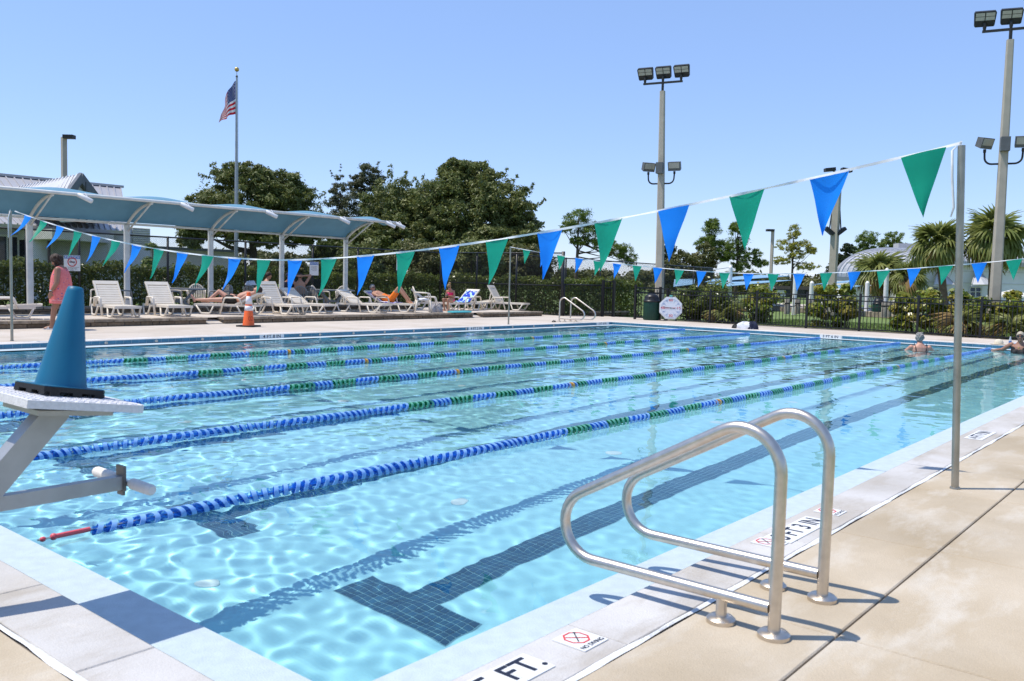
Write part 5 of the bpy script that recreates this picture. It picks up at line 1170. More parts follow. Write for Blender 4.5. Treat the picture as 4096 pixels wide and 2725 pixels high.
tree('pine_tree', 'left one of the two tall pines above the blue shade sails', [lobe(1638, 540, 24, 30, 85), lobe(1625, 565, 26, 20, 85), lobe(1655, 570, 26, 22, 85), lobe(1640, 515, 16, 12, 85), lobe(1670, 590, 22, 12, 85)], gz(1640, 85), PINEL, 14, .36, .14, 44, 36, .25, .15, along=.4, limbs=14)
tree('pine_tree', 'right one of the two tall pines above the blue shade sails', [lobe(1700, 545, 26, 28, 84), lobe(1690, 575, 26, 24, 84), lobe(1725, 585, 28, 16, 84), lobe(1750, 605, 20, 10, 84), lobe(1705, 610, 24, 14, 84), lobe(1695, 522, 18, 12, 84)], gz(1694, 84), PINEL, 15, .36, .14, 44, 36, .25, .16, along=.4, limbs=14)
tree('cypress_tree', 'yellow green cypress with thin dark trunk near the small lamp post', [lobe(1826, 535, 15, 22, 82), lobe(1808, 565, 26, 14, 82), lobe(1845, 565, 26, 14, 82), lobe(1868, 576, 16, 8, 82), lobe(1800, 600, 26, 10, 82), lobe(1830, 585, 28, 12, 82), lobe(1855, 612, 34, 10, 82)], gz(1824, 82), CYPL, 16, .28, .18, 46, 34, .26, .11, along=.5, limbs=18)
tree('round_tree', 'dark round tree at the left end of the barrel roof', [lobe(1948, 592, 22, 36, 100), lobe(1925, 622, 22, 26, 100)], gz(1945, 100), DARKL, 17, .3, .5, 50, 70, .2, .2)
tree('pine_tree', 'bright pine rising behind the curved end of the barrel roof', [lobe(1998, 552, 24, 22, 105), lobe(1980, 580, 18, 16, 105), lobe(2010, 580, 20, 14, 105)], gz(1998, 105), PINEL, 18, .36, .18, 50, 40, .25, .18, along=.4)
tree('pine_tree', 'bright pine behind the roof vent of the white building', [lobe(2056, 548, 28, 16, 106), lobe(2070, 566, 24, 12, 106), lobe(2040, 566, 22, 12, 106)], gz(2056, 106), PINEL, 19, .36, .18, 50, 40, .25, .18, along=.4)
tree('small_tree', 'small yellowish tree over the flat roofed building', [lobe(392, 588, 42, 16, 80), lobe(360, 596, 26, 12, 80)], gz(392, 80), leafmat('yellow green leaves', (.10, .12, .03), (.15, .16, .04), (.2, .2, .06)), 20, .25, .45, 60, 20, .4, .15)
# far-off wood: reads as one mass
g = np.random.default_rng(77); cs, rs = [], []
for x in np.arange(-60, 2420, 16):
    for _ in range(3):
        d_ = g.uniform(120, 150); c = dp(x+g.uniform(-8, 8), 614+x*.026+18-g.random()*(40 if x > 1240 else 60), d_); k = d_/PXF; cs.append(c); rs.append([18*k, 18*k, 13*k])
Vx, F, to = leafcloud(cs, rs, 240, .55, .5, 77); kind(put('wood', npmesh('wood', Vx, F, OLIVEL, False, to)), 'stuff')
# clipped hedge behind the chain link fence
def hedge(lab, pts, hh, th, seed, leaf=.105, dens=1150, mat=HEDGEL, z0=.05):
    t = thing('hedge', lab, 'hedge', (pts[0][0], pts[0][1], z0), 0, 'hedges behind the fences'); g = np.random.default_rng(seed); B = np.array([pts[0][0], pts[0][1], 0]); allV, allT = [], []; core = MB()
    for a_, b_ in zip(pts[:-1], pts[1:]):
        a_ = np.array([*a_, 0.]); b_ = np.array([*b_, 0.]); ln = np.linalg.norm(b_-a_); d = (b_-a_)/ln; nn = np.array([-d[1], d[0], 0]); n = int(dens*ln*(hh+th*.6))
        s = g.random((n, 1))*ln; z = hh*(1-g.random((n, 1))**1.15); top = g.random((n, 1)) < .22; side = (g.random((n, 1))-.5)*2; side = np.sign(side)*np.abs(side)**.35
        wob = .07*np.sin(s*2.3+seed)+.06*np.sin(s*5.1)+.03*np.sin(s*11.)
        z = np.where(top, hh+wob+.10*g.random((n, 1))**2*2-.06, z*(1+wob*.5)); P = a_+d*s+nn*side*(th/2)*(1+wob*.4)*np.where(top, .9, 1)+np.array([0, 0, 1.])*z
        nr = unit(n, g)*.8+nn*side*.7+np.array([0, 0, .45]); nr /= np.linalg.norm(nr, axis=1, keepdims=True); tg = np.cross(nr, unit(n, g)); tg /= np.linalg.norm(tg, axis=1, keepdims=True); bt = np.cross(nr, tg); sz_ = leaf*(.6+.8*g.random((n, 1)))
        allV.append(np.stack([P-tg*sz_*.5, P+bt*sz_*.26, P+tg*sz_*.5, P-bt*sz_*.26], 1).reshape(-1, 3)-B)
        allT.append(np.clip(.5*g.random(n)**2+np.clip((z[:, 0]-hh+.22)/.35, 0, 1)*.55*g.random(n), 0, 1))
        for k in range(int(ln/.12)):
            p = a_+d*(k+.5)*.12+nn*g.uniform(-.5, .5)*th*.6-B; q = p+d*g.uniform(-.15, .15)+nn*g.uniform(-.15, .15); core.tube([V(p[0], p[1], 0), V((p[0]+q[0])/2+.03, (p[1]+q[1])/2, hh*.5), V(q[0], q[1], hh*.93)], [.014, .011, .005], 4)
    Vx = np.concatenate(allV); kind(put('foliage', npmesh('foliage', Vx, np.arange(len(Vx)).reshape(-1, 4), mat, False, np.concatenate(allT)), t), 'stuff'); core.build('stem', BARK, t); return t
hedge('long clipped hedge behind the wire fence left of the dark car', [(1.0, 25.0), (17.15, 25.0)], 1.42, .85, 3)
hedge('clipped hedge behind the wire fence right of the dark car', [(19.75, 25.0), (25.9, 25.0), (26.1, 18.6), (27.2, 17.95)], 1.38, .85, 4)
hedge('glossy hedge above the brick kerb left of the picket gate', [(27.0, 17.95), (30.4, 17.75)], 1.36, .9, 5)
# shrubs past the picket fence
def row(x0, x1, yt, X, seed, lab, mat=SEAGL, nm='sea_grape_bush', leaf=.13, asp=.85, n=150, per=16, zk=1.):
    L_ = []; k = max(1, int((x1-x0)/45)); gg = random.Random(seed)
    for i in range(k):
        x = lerp(x0, x1, (i+.5)/k); p = pX(x, yt, X+gg.uniform(-.1, .3)); hz = p.z*gg.uniform(.92, 1.06); wd = abs(pX(x0, yt, X).y-pX(x1, yt, X).y)/k*.62
        L_.append((np.array([p.x, p.y, hz*.55]), wd, hz*.5, .7))
    c = L_[len(L_)//2][0]
    return bush(nm, lab, L_, (c[0], c[1], .03), mat, seed, leaf, asp, n, per, .42)
row(1556, 1690, 664, 28.0, 51, 'leafy hedge bush just right of the pace clock', HEDGEL, 'hedge_bush', .11, .5, 330, 22)
row(1722, 1790, 658, 29.6, 52, 'tall bright sea grape bush left of the bollards', n=150)
row(1868, 1966, 660, 28.6, 53, 'sea grape bush below the small twin headed lamp pole', n=170)
row(2066, 2262, 668, 28.2, 54, 'wide sea grape bush in front of the palms', n=170)
row(2306, 2420, 684, 28.3, 55, 'sea grape bush at the right edge behind the picket fence', n=170)
row(1640, 1700, 700, 28.4, 56, 'low leafy plant at the foot of the bush by the palmetto', HEDGEL, 'low_plant', .10, .5, 160)
# palms
def frond_mesh(mat, droop, seed, nb=15, ln=1.):
    rr = random.Random(seed); m = MB(); A = []
    m.tube([(0, 0, 0), (.35*ln, 0, .05), (.68*ln, 0, .0)], [.02, .016, .012], 5)
    for k in range(nb):
        a_ = (k-(nb-1)/2)/(nb-1)*R(230); l_ = ln*(.82-.28*abs(a_)/R(115))*rr.uniform(.88, 1.1); w_ = .062; q = Matrix.Rotation(a_, 3, 'Z'); P = []
        for j, u in enumerate((0, .35, .7, 1)):
            ww = w_*(.5, 1, .75, .05)[j]*ln; z = -.10*ln*abs(sin(a_))-droop*ln*u**2.2*rr.uniform(.8, 1.2)
            for s_ in (-1, 0, 1): P.append(V(.66*ln, 0, 0)+q @ V(l_*u*(1-.25*droop*u), s_*ww, z+(.018 if s_ == 0 else 0)*ln))
        m.add(P, [(j*3+c, j*3+3+c, j*3+4+c, j*3+1+c) for j in range(3) for c in range(2)])
    return m.mesh('frond', mat)
FR = [frond_mesh(PALML, .35, 1), frond_mesh(PALML, .6, 2), frond_mesh(PALML, .85, 3)]; FRD = frond_mesh(DEADL, .9, 4)
def palm(lab, x, yc, rpx, d, tx, seed, trunk=.16, n=64, dead=6):
    c = dp(x, yc, d); b_ = dp(tx, 660, d); rr = random.Random(seed); t = thing('palm_tree', lab, 'palm tree', (b_.x, b_.y, .03), 0, 'palm trees by the white building'); sc = rpx/PXF*d/1.32
    top = V(c.x-b_.x, c.y-b_.y, c.z-.03-.25*sc); m = MB(); K_ = 14
    m.tube([V(0, 0, 0).lerp(top, i/K_) for i in range(K_+1)], [trunk*(1.15 if i == 0 else 1+.08*(i % 2)+(.35 if i > K_-3 else 0)) for i in range(K_+1)], 10); m.build('trunk', PALMT, t, True)
    bt = MB()
    for k in range(14): a_ = k*2.4; p = top+V(0, 0, -.28*sc+k*.02); bt.bar(p, p+V(cos(a_)*.26*sc, sin(a_)*.26*sc, .18*sc), .05, .03)
    bt.build('boot', PALMT, t)
    for k in range(n):
        el = math.asin(rr.uniform(-.55, .98)); az = k*2.39996+rr.uniform(-.3, .3); me = FR[0] if el > .5 else (FR[1] if el > -.1 else FR[2])
        if k < dead: el = rr.uniform(-.9, .1); me = FRD
        o = put('frond', me, t, top); o.rotation_euler = (rr.uniform(-.4, .4), -el, az); s_ = sc*rr.uniform(.85, 1.1); o.scale = (s_, s_, s_)
palm('tall fan palm left of the near thin steel flag pole', 2160, 552, 66, 42, 2184, 1)
palm('tall fan palm behind the right floodlight pole', 2290, 530, 76, 41, 2284, 2, dead=7)
palm('lower fan palm at the curved end of the white building', 2024, 616, 62, 50, 2030, 3, n=56)
palm('small fan palm under the eave of the white building', 2092, 630, 48, 48, 2088, 4, n=46)
def fanplant(lab, x, y, X, r, seed, n=16, dead=3):
    p = pX(x, y, X); t = thing('palmetto', lab, 'plant', (p.x, p.y, .05), 0, 'palmettos by the picket fence'); rr = random.Random(seed)
    for k in range(n): o = put('frond', FRD if k < dead else FR[k % 2], t, (0, 0, .05+.25*r)); o.rotation_euler = (rr.uniform(-.3, .3), -rr.uniform(.1, 1.25), k*2.4); o.scale = (r*rr.uniform(.8, 1.1),)*3
fanplant('yellowing palmetto behind the picket fence right of the clock', 1672, 720, 27.5, .62, 1); fanplant('palmetto behind the picket fence left of the right floodlight pole', 2212, 740, 27.4, .66, 2, 14, 5); fanplant('green palmetto at the right edge behind the picket fence', 2330, 745, 27.3, .6, 3, 14, 2)
kind(MB().add([(26.56, -2, .04), (28.1, -2, .04), (28.1, 14.3, .04), (26.56, 14.3, .04)], [(0, 1, 2, 3)]).build('mulch_bed', SOIL))
kind(MB().add([(25.4, 17.95, .044), (31, 17.6, .044), (31, 19.2, .044), (25.4, 24.6, .044)], [(0, 1, 2, 3)]).build('mulch_bed', SOIL))
# grass blades on the near lawn strip
g = np.random.default_rng(5); n = 26000; x = 28.0+g.random(n)*7; y = -1+g.random(n)*14; h = .03+.05*g.random(n); a_ = g.random(n)*6.28; w_ = .012
P = np.stack([x, y, np.full(n, .02)], 1); dx = np.stack([np.cos(a_)*w_, np.sin(a_)*w_, 0*a_], 1); tp_ = P+np.stack([g.normal(0, .02, n), g.normal(0, .02, n), h], 1)
Vx = np.stack([P-dx, P+dx, tp_], 1).reshape(-1, 3); kind(put('grass', npmesh('grass', Vx, np.arange(n*3).reshape(-1, 3), GRASS)), 'stuff')
# ------------------------------------------------------------------ floodlight poles
def flood(base, top, lab, low, facing):
    base = Vector(base); top = Vector(top); t = thing('floodlight_pole', lab, 'light pole', base, 0, 'tall floodlight poles at the far end'); tp_ = top-base
    m = MB(); o = 0; rs_ = [.185, .10]
    for p, r_ in ((V(0, 0, 0), .165), (tp_, .096)):
        for sx, sy in ((-1, -.7), (-.7, -1), (.7, -1), (1, -.7), (1, .7), (.7, 1), (-.7, 1), (-1, .7)): q = Matrix.Rotation(.35, 3, 'Z') @ V(sx*r_, sy*r_, 0); m.v.append(tuple(p+q))
    m.f += [(i, (i+1) % 8, 8+(i+1) % 8, 8+i) for i in range(8)]+[tuple(range(8, 16))]; m.m += [0]*9; m.build('post', POLEC, t)
    sd = V(*facing[0], 0).normalized(); nd = V(*facing[1], 0).normalized()
    MB().tube([tp_, tp_+V(0, 0, .32)], .05, 8).bar(tp_+V(0, 0, .32)-sd*.78, tp_+V(0, 0, .32)+sd*.78, .07, .07).build('crossbar', LAMPH, t)
    for k in (-1, 0, 1):
        c = tp_+V(0, 0, .32)+sd*k*.72; n_ = (nd+V(0, 0, -.55)).normalized(); u = (V(0, 0, 1)-n_*n_.z).normalized(); s_ = u.cross(n_); fr = frame((0, 0, 0), s_, u).to_3x3(); hc = c+V(0, 0, .40)-nd*.05
        m = MB(); m.tube([c, c+V(0, 0, .12), c+V(0, 0, .25)], [.035, .055, .05], 8); pr = [(-.28, -.20), (-.25, -.23), (.25, -.23), (.28, -.20), (.31, .18), (.28, .23), (-.28, .23), (-.31, .18)]
        m.slab([hc+fr @ V(a_, b_, .06) for a_, b_ in pr], n_, .14); h = m.build('lamp_head', LAMPH, t)
        for a_ in (-.14, .14):
            for b_ in (.02, .14): MB().slab([hc+fr @ V(a_+sx*.125, b_+sy*.052, .066) for sx, sy in ((-1, -1), (1, -1), (1, 1), (-1, 1))], n_, .008).build('lens', LENS, h)
    f_ = tp_*(low/tp_.z)
    MB().box(f_-nd*-.22+V(0, 0, .15), (.26, .26, .42), atan2(nd.y, nd.x)).build('ballast_box', LAMPG, t)
    for k, yw in ((-1, .75), (1, 0)):
        e = f_+sd*k*.52+V(0, 0, -.06)
        ar = MB().tube(fillet([f_+V(0, 0, -.42), f_+sd*k*.50+V(0, 0, -.42), e], .2, 6), .03, 8).tube([e, e+V(0, 0, .1)], .045, 8).build('arm', LAMPH, t, True)
        n_ = (Matrix.Rotation(yw*-k, 3, 'Z') @ nd+V(0, 0, -.35)).normalized(); u = (V(0, 0, 1)-n_*n_.z).normalized(); s_ = u.cross(n_); fr = frame((0, 0, 0), s_, u).to_3x3(); hc = e+V(0, 0, .30)
        m = MB(); a0 = [(-.24, -.17), (.24, -.17), (.24, .17), (-.24, .17)]; m.add([hc+fr @ V(a_, b_, .10) for a_, b_ in a0]+[hc+fr @ V(a_*.92, b_*.85, -.14) for a_, b_ in a0], [(0, 1, 2, 3), (7, 6, 5, 4)]+[((i+1) % 4, i, 4+i, 4+(i+1) % 4) for i in range(4)])
        h = m.build('lamp_head', LAMPG, t); MB().slab([hc+fr @ V(a_*.86, b_*.62+.04, .108) for a_, b_ in a0], n_, .010).build('lens', LENS, h)
    return t
sdv = (RT.x, RT.y); ndv = (-FW.x, -FW.y)
b0 = dp(1517, 735, 34); b1 = dp(1525, 210, 34); b0.z = .03
flood(b0, b1, 'middle floodlight pole rising behind the pace clock with three lamps on top', 5.68, ((.23, -.98), (-.97, -.25)))
b0 = dp(2285, 775, 27.4); b0.z = .03; b1 = V(b0.x+.12, b0.y+.06, 9.15)
flood(b0, b1, 'right floodlight pole in front of the tall palm', 5.78, ((.23, -.98), (-.95, -.32)))
def lamp_post(lab, x, ytop, d, heads, w0=.12, hs=.42, fat=False):
    p = dp(x, ytop, d); t = thing('lamp_post', lab, 'lamp post', (p.x, p.y, .03), 0, 'small lamp posts beyond the pool'); h = p.z-.03
    MB().bar((0, 0, 0), (0, 0, h), w0*1.25 if fat else w0, w0*1.25 if fat else w0).build('post', POLEC, t)
    for dx, dz, tl in heads:
        c = V(RT.x, RT.y, 0)*dx+V(0, 0, h+dz); q = frame((0, 0, 0), V(RT.x, RT.y, tl), V(FW.x, FW.y, 0)).to_3x3(); m = MB().box((0, 0, 0), (hs, hs*.7, .17)); m.v = [tuple(c+q @ Vector(v_)) for v_ in m.v]; m.bar(c, V(0, 0, h-.05), .05, .05); m.build('lamp_head', LAMPH, t)
lamp_post('square lamp post on the left above the blue canopy', 147, 316, 40, [(.24, .02, 0)], .2, .46)
lamp_post('thin lamp post between the pines and the yellow green cypress', 1779, 532, 70, [(-.22, .05, 0)], .2, .6)
lamp_post('square lamp post partly behind the rightmost blue pennant', 1929, 396, 44, [(-.42, .1, .12), (.42, .1, -.12), (-.30, -2.95, -.8), (.30, -2.95, .8)], .26, .5, True)
# flag pole with flag
p = dp(545, 178, 46); t = thing('flagpole', 'tall grey flagpole with gold ball standing behind the canopy', 'flagpole', (p.x, p.y, .03)); h = p.z-.03
MB().tube([(0, 0, 0), (0, 0, h*.5), (0, 0, h)], [.10, .085, .048], 14).build('mast', ALU, t, 40); MB().tube([(0, 0, h), (0, 0, h+.33)], .012, 6).lathe([(.06, h), (.06, h+.06), (.02, h+.12)], 10).build('truck', LAMPG, t, True); MB().ell((0, 0, h+.40), (.12, .12, .12), 16, 10).build('finial_ball', M('gold ball', (.62, .40, .14), .35, .05, 9, metal=.7), t, True)
MB().tube([(.075, -.02, h), (.12, -.04, h*.5), (.10, -.02, 1.)], .006, 4).build('halyard', CORD, t)
FRm, FBm, FWm = M('flag red', (.65, .03, .05), .8, .05, 9, trans=.55), M('flag blue', (.03, .05, .22), .8, .05, 9, trans=.4), M('flag white', (.82, .82, .84), .8, .04, 9, trans=.5)
fl = thing('american_flag', 'American flag hanging limp from the tall flagpole', 'flag', (p.x, p.y, h-.15)); rt = V(RT.x, RT.y, 0).normalized(); fw = V(FW.x, FW.y, 0).normalized()
def ff(u, v):
    x = -.06-.80*u**.8; z = -1.72*v-u*(2.0*(1-v)+.48*v)*(.55+.45*u); dpt = .16*sin(11*u+1.5*v)*u**.5-.05*sin(23*u+3*v)*u
    return rt*(x+.05*sin(9*u+2*v)*u)+fw*dpt+V(0, 0, z)
m = MB(); NU, NV = 50, 26; m.sheet(lambda u, v: ff(u, v), NU, NV)
for q in range(len(m.f)): i, j = q//NV, q % NV; m.m[q] = 1 if (i/NU < .4 and j < 14) else (0 if (j//2) % 2 == 0 else 2)
m.build('cloth', [FRm, FBm, FWm], fl, True); st = MB()
for r_ in range(9):
    for c_ in range(6 if r_ % 2 == 0 else 5):
        u = (.4/12)*(1+2*c_+(r_ % 2)); v = (7/13/10)*(r_+1); o_ = Vector(ff(u, v)); e1 = (Vector(ff(u+.01, v))-o_).normalized(); e2 = (Vector(ff(u, v+.01))-o_).normalized(); n_ = e1.cross(e2).normalized()
        for sg in (-1, 1): st.add([o_+n_*sg*.008+e1*cos(pi/2+k*pi/5)*(.05 if k % 2 == 0 else .02)-e2*sin(pi/2+k*pi/5)*(.05 if k % 2 == 0 else .02) for k in range(10)], [tuple(range(10))])
st.build('star', FWm, fl)
# ------------------------------------------------------------------ buildings left
WALLL = M('pale lavender wall', (.56, .56, .61), .8, .05, 2, bump=.1, bscale=30); WALLW = M('white painted wall', (.76, .75, .75), .8, .03, 2, bump=.15, bscale=12)
MET = M('grey metal roof', (.42, .41, .42), .45, .06, 2, metal=.2); METL = M('pale metal roof', (.58, .57, .57), .45, .05, 2, metal=.15); TRIM = M('dark grey trim', (.13, .14, .16), .6, .08, 5); DGL = M('dark window glass', (.015, .02, .025), .08, .1, 5, spec=.7); CRM = M('cream soffit', (.55, .53, .46), .8, .05, 4)
def roofplane(par, a, b, c, d, mat, th=.12, ribs=16, rib=(.05, .06), name='roof'):
    a, b, c, d = (Vector(x) for x in (a, b, c, d)); n_ = (b-a).cross(d-a).normalized(); n_ = n_ if n_.z > 0 else -n_
    o = MB().slab([a, b, c, d], n_, th).build(name, mat, par)
    for k in range(ribs+1): MB().bar(a.lerp(b, k/ribs)+n_*rib[1]/2, d.lerp(c, k/ribs)+n_*rib[1]/2, rib[0], rib[1], n_).build('seam', mat, o)
    return o
Yb = 38.; org = V(pY(150, 640, Yb).x, Yb, .03); t = thing('clubhouse', 'pale clubhouse with metal roof and gabled porch behind the left canopy', 'building', org)
def lo2(p): return Vector(p)-org
xl, xr = pY(-120, 640, Yb).x, pY(346, 640, Yb).x; zt_ = pY(346, 527, Yb).z
MB().box(lo2(((xl+xr)/2, Yb+4, zt_/2)), (xr-xl, 8, zt_)).build('wall', WALLL, t)
R0, R1 = pY(-120, 398, 44.), pY(282, 428, 44.); R1.z = R0.z = (R0.z+R1.z)/2
xe_ = pY(293, 500, Yb-1.2).x
roofplane(t, lo2((R0.x-1, Yb-1.2, R0.z-2.6)), lo2((xe_, Yb-1.2, R0.z-2.6)), lo2((R1.x-.1, 44, R0.z)), lo2((R0.x-1, 44, R0.z)), MET, .14, 24)
MB().bar(lo2((R0.x-1, 44, R0.z+.05)), lo2((R1.x, 44, R0.z+.05)), .3, .12).build('ridge_cap', MET, t)
A, E1, E2 = dp(179, 403, 37), dp(146, 441, 34.5), dp(240, 478, 39.5); B, BL, BR = dp(8, 438, 43), dp(-40, 480, 40), dp(60, 475, 48); E2.z = E1.z+0*E2.z
E2 = dp(240, 478, 39.5)
roofplane(t, lo2(BL), lo2(E1+V(0, 0, -.5)), lo2(A), lo2(B), METL, .16, 24, name='porch_roof'); roofplane(t, lo2(BR), lo2(E2), lo2(A), lo2(B), MET, .16, 16, name='porch_roof')  # sunlit slope in paler metal than the other: light put into the colour
gd = (E2-E1).cross(V(0, 0, 1)).normalized(); gd = gd if gd.dot(CAM-A) > 0 else -gd
for e_ in (E1, E2): MB().bar(lo2(A+gd*.12+V(0, 0, -.10)), lo2(e_+gd*.12+V(0, 0, -.22)), .12, .42, (0, 0, 1)).build('barge_board', TRIM, t)
MB().slab([lo2(A+V(0, 0, -.4)), lo2(E1+V(0, 0, -.25)), lo2(E1+V(0, 0, -1.2)), lo2(E2+V(0, 0, -.6)), lo2(E2+V(0, 0, -.2))], gd, .15).build('gable', CRM, t)
for k in (.3, .5, .7): c = E1.lerp(E2, k)+gd*.05; MB().bar(lo2(c+V(0, 0, -1.0)), lo2(c+V(0, 0, .75 if k == .5 else .25)), .09, .05).build('gable_batten', TRIM, t)
sz0 = dp(150, 530, 36).z; sp = [dp(-40, 530, 40), dp(120, 533, 35), dp(262, 530, 39), dp(200, 520, 46)]
for p_ in sp: p_.z = sz0
MB().slab([lo2(p_) for p_ in sp], (0, 0, 1), .4).build('soffit', CRM, t)
for x_, d_ in ((84, 37), (270, 38.5), (160, 44)): cb = dp(x_, 600, d_); MB().tube([lo2((cb.x, cb.y, .03)), lo2((cb.x, cb.y, sz0-.4))], .42, 18).build('column', WALLL, t, 40)
def wnd(x0, x1, y0, y1, Y, par, oo, mu=1, mat=DGL):
    a, b = pY(x0, y1, Y), pY(x1, y0, Y); c = (a+b)/2; w_, h_ = abs(b.x-a.x), abs(b.z-a.z); f = MB()
    for s_ in (-1, 1): f.box((s_*w_/2, 0, 0), (.09, .10, h_+.09)).box((0, 0, s_*h_/2), (w_-.09, .10, .09))
    for k in range(mu): f.box((-w_/2+w_*(k+1)/(mu+1), 0, 0), (.06, .08, h_))
    f = f.build('window', FRAMEW, par, loc=Vector(c)-oo); MB().box((0, .02, 0), (w_, .03, h_)).build('pane', mat, f)
wnd(-60, 66, 545, 640, Yb-.05, t, org, 4); wnd(92, 118, 545, 635, Yb-.05, t, org, 0); wnd(168, 212, 520, 553, Yb-.05, t, org, 1); wnd(180, 216, 630, 655, Yb-.05, t, org, 1)
lv = pY(325, 545, Yb-.05); wv_ = abs(pY(346, 545, Yb).x-pY(306, 545, Yb).x)
for k in range(9): MB().box((0, 0, 0), (wv_, .08, .05), 0, 0, ('X', .5)).build('louver', FRAMEW, t, loc=lo2((lv.x, Yb-.04, lerp(pY(325, 563, Yb).z, pY(325, 526, Yb).z, k/8))))
Y2 = 50.; org2 = V(pY(415, 640, Y2).x, Y2, .03); t = thing('flat_building', 'low white flat roofed building behind the hedge left of the flagpole', 'building', org2); x0, x1 = pY(344, 620, Y2).x, pY(540, 620, Y2).x; zt_ = pY(420, 575, Y2).z; cx = (x0+x1)/2-org2.x
MB().box((cx, 3, zt_/2), (x1-x0, 6, zt_)).build('wall', M('off white wall', (.55, .55, .55), .8, .04, 2), t); MB().box((cx, 2.9, zt_+.03), (x1-x0+.3, 6.4, .16)).build('roof', TRIM, t); MB().box((cx-.4, -.3, zt_*.42), (x1-x0-1.2, .5, .25)).build('ledge', CRM, t)
MB().box((cx+.3, -1.2, zt_*.17), (x1-x0+2, .25, zt_*.34)).build('garden_wall', WALLL, t)
# small sapling by the clubhouse
bush('sapling', 'light green sapling growing in front of the clubhouse louvre', [lobe(345, 590, 16, 32, 33), lobe(338, 620, 18, 20, 33)], gz(343, 33), leafmat('sapling leaves', (.09, .14, .02), (.13, .18, .03), (.2, .24, .06)), 91, .14, .4, 60, 10, .4, 'sapling', 'saplings by the clubhouse')
# ------------------------------------------------------------------ white building with barrel roof on the right
d0 = 75; k0 = d0/PXF; bo = dp(2220, 660, d0); bo.z = .03; t = thing('barrel_roof_building', 'white building with ribbed barrel roof behind the palms', 'building', bo); rx_ = V(RT.x, RT.y, 0).normalized(); fx = V(FW.x, FW.y, 0).normalized()
def P_(x, y, back=0): q = dp(x, y, d0); return q-bo+fx*back
def lvl(x, z, back=0): q = dp(x, 660, d0); q.z = z; return q-bo+fx*back
ze = dp(2200, 603, d0).z; zl = dp(1980, 634, d0).z; ztop = dp(2200, 572, d0).z; zr = ze-.03
def quadbox(x0, x1, z0, z1, dep, mat, name, back=0): return MB().slab([lvl(x0, z0-.03, back), lvl(x1, z0-.03, back), lvl(x1, z1-.03, back), lvl(x0, z1-.03, back)], -fx, dep).build(name, mat, t)
quadbox(2070, 2480, 0, ze, 12, WALLW, 'wall'); quadbox(1962, 2072, 0, zl-.2, 6, WALLW, 'wing_wall', 1.0)
for z in (.55, .80): MB().bar(lvl(2068, ze*z, -.02), lvl(2480, ze*z, -.02), .03, .03).build('joint_line', CRM, t)
sl = (V(RT.x, RT.y, 0)*.78+V(FW.x, FW.y, 0)*.63).normalized()
def vault(E0, ln, H, Lr, name, ns):
    def q(u, v): a_ = v*pi/2; return E0+rx_*ln*u+sl*Lr*(1-cos(a_))+V(0, 0, H*sin(a_))
    o = MB().sheet(lambda u, v: q(u, v), 1, 16).sheet(lambda u, v: q(u, 1-v)+V(0, 0, -.18), 1, 16).build(name, METL, t)
    for k in range(ns+1): MB().tube([q(k/ns, v)+V(0, 0, .05) for v in np.linspace(0, 1, 12)], .032, 4).build('seam', METL, o)
    MB().bar(q(0, 0)+V(0, 0, -.12), q(1, 0)+V(0, 0, -.12), .14, .34).build('fascia', MET, o); MB().tube([q(0, v)+V(0, 0, -.08) for v in np.linspace(0, 1, 12)], .12, 6).build('verge', MET, o)
    return o
E0 = dp(1922, 638, 70)-bo; vault(E0, (dp(2075, 638, 70)-dp(1922, 638, 70)).length, dp(2090, 574, 76).z-dp(1922, 638, 70).z, 9.2, 'wing_roof', 13)
E0 = lvl(2076, zr+.02, -.7); vault(E0, (lvl(2484, 0)-lvl(2076, 0)).length, dp(2100, 572, 79).z-ze, 9.2, 'roof', 38)
for x, y0 in ((2158, 619), (2244, 620), (2084, 618)):
    a = P_(x, y0, -.2); l_ = P_(x-24, 655, -1.2); r_ = P_(x+24, 655, -1.2); lb, rb_ = P_(x-20, 640, .0), P_(x+20, 640, .0); g_ = MB(); g_.add([a, l_, P_(x, 655, -1.5)], [(0, 1, 2)]).add([a, P_(x, 655, -1.5), r_], [(0, 1, 2)]).slab([l_, r_, r_+V(0, 0, -.15), l_+V(0, 0, -.15)], -fx, .1)
    hd_ = g_.build('porch_roof', METL, t)
    for q in np.linspace(0, 1, 7): MB().bar(a+V(0, 0, .03), l_.lerp(r_, q)+V(0, 0, .05), .05, .05).build('seam', MET, hd_)
    f = MB()
    for dx in (-13, 0, 13): f.bar(P_(x+dx, 662, -.1), P_(x+dx, 684, -.1), .10, .06)
    for yy in (662, 672, 684): f.bar(P_(x-13, yy, -.11), P_(x+13, yy, -.11), .10, .06)
    f = f.build('window', FRAMEW, t); MB().slab([P_(x-13, 684, -.05), P_(x+13, 684, -.05), P_(x+13, 662, -.05), P_(x-13, 662, -.05)], -fx, .04).build('pane', DGL, f)
MB().box(dp(2082, 570, 86)-bo, (1.7, 1.2, .75), atan2(RT.y, RT.x)).build('roof_vent', MET, t); MB().box(P_(2330, 588, 1.2), (1.4, 1.0, .6), atan2(RT.y, RT.x)).build('roof_unit', LAMPG, t)
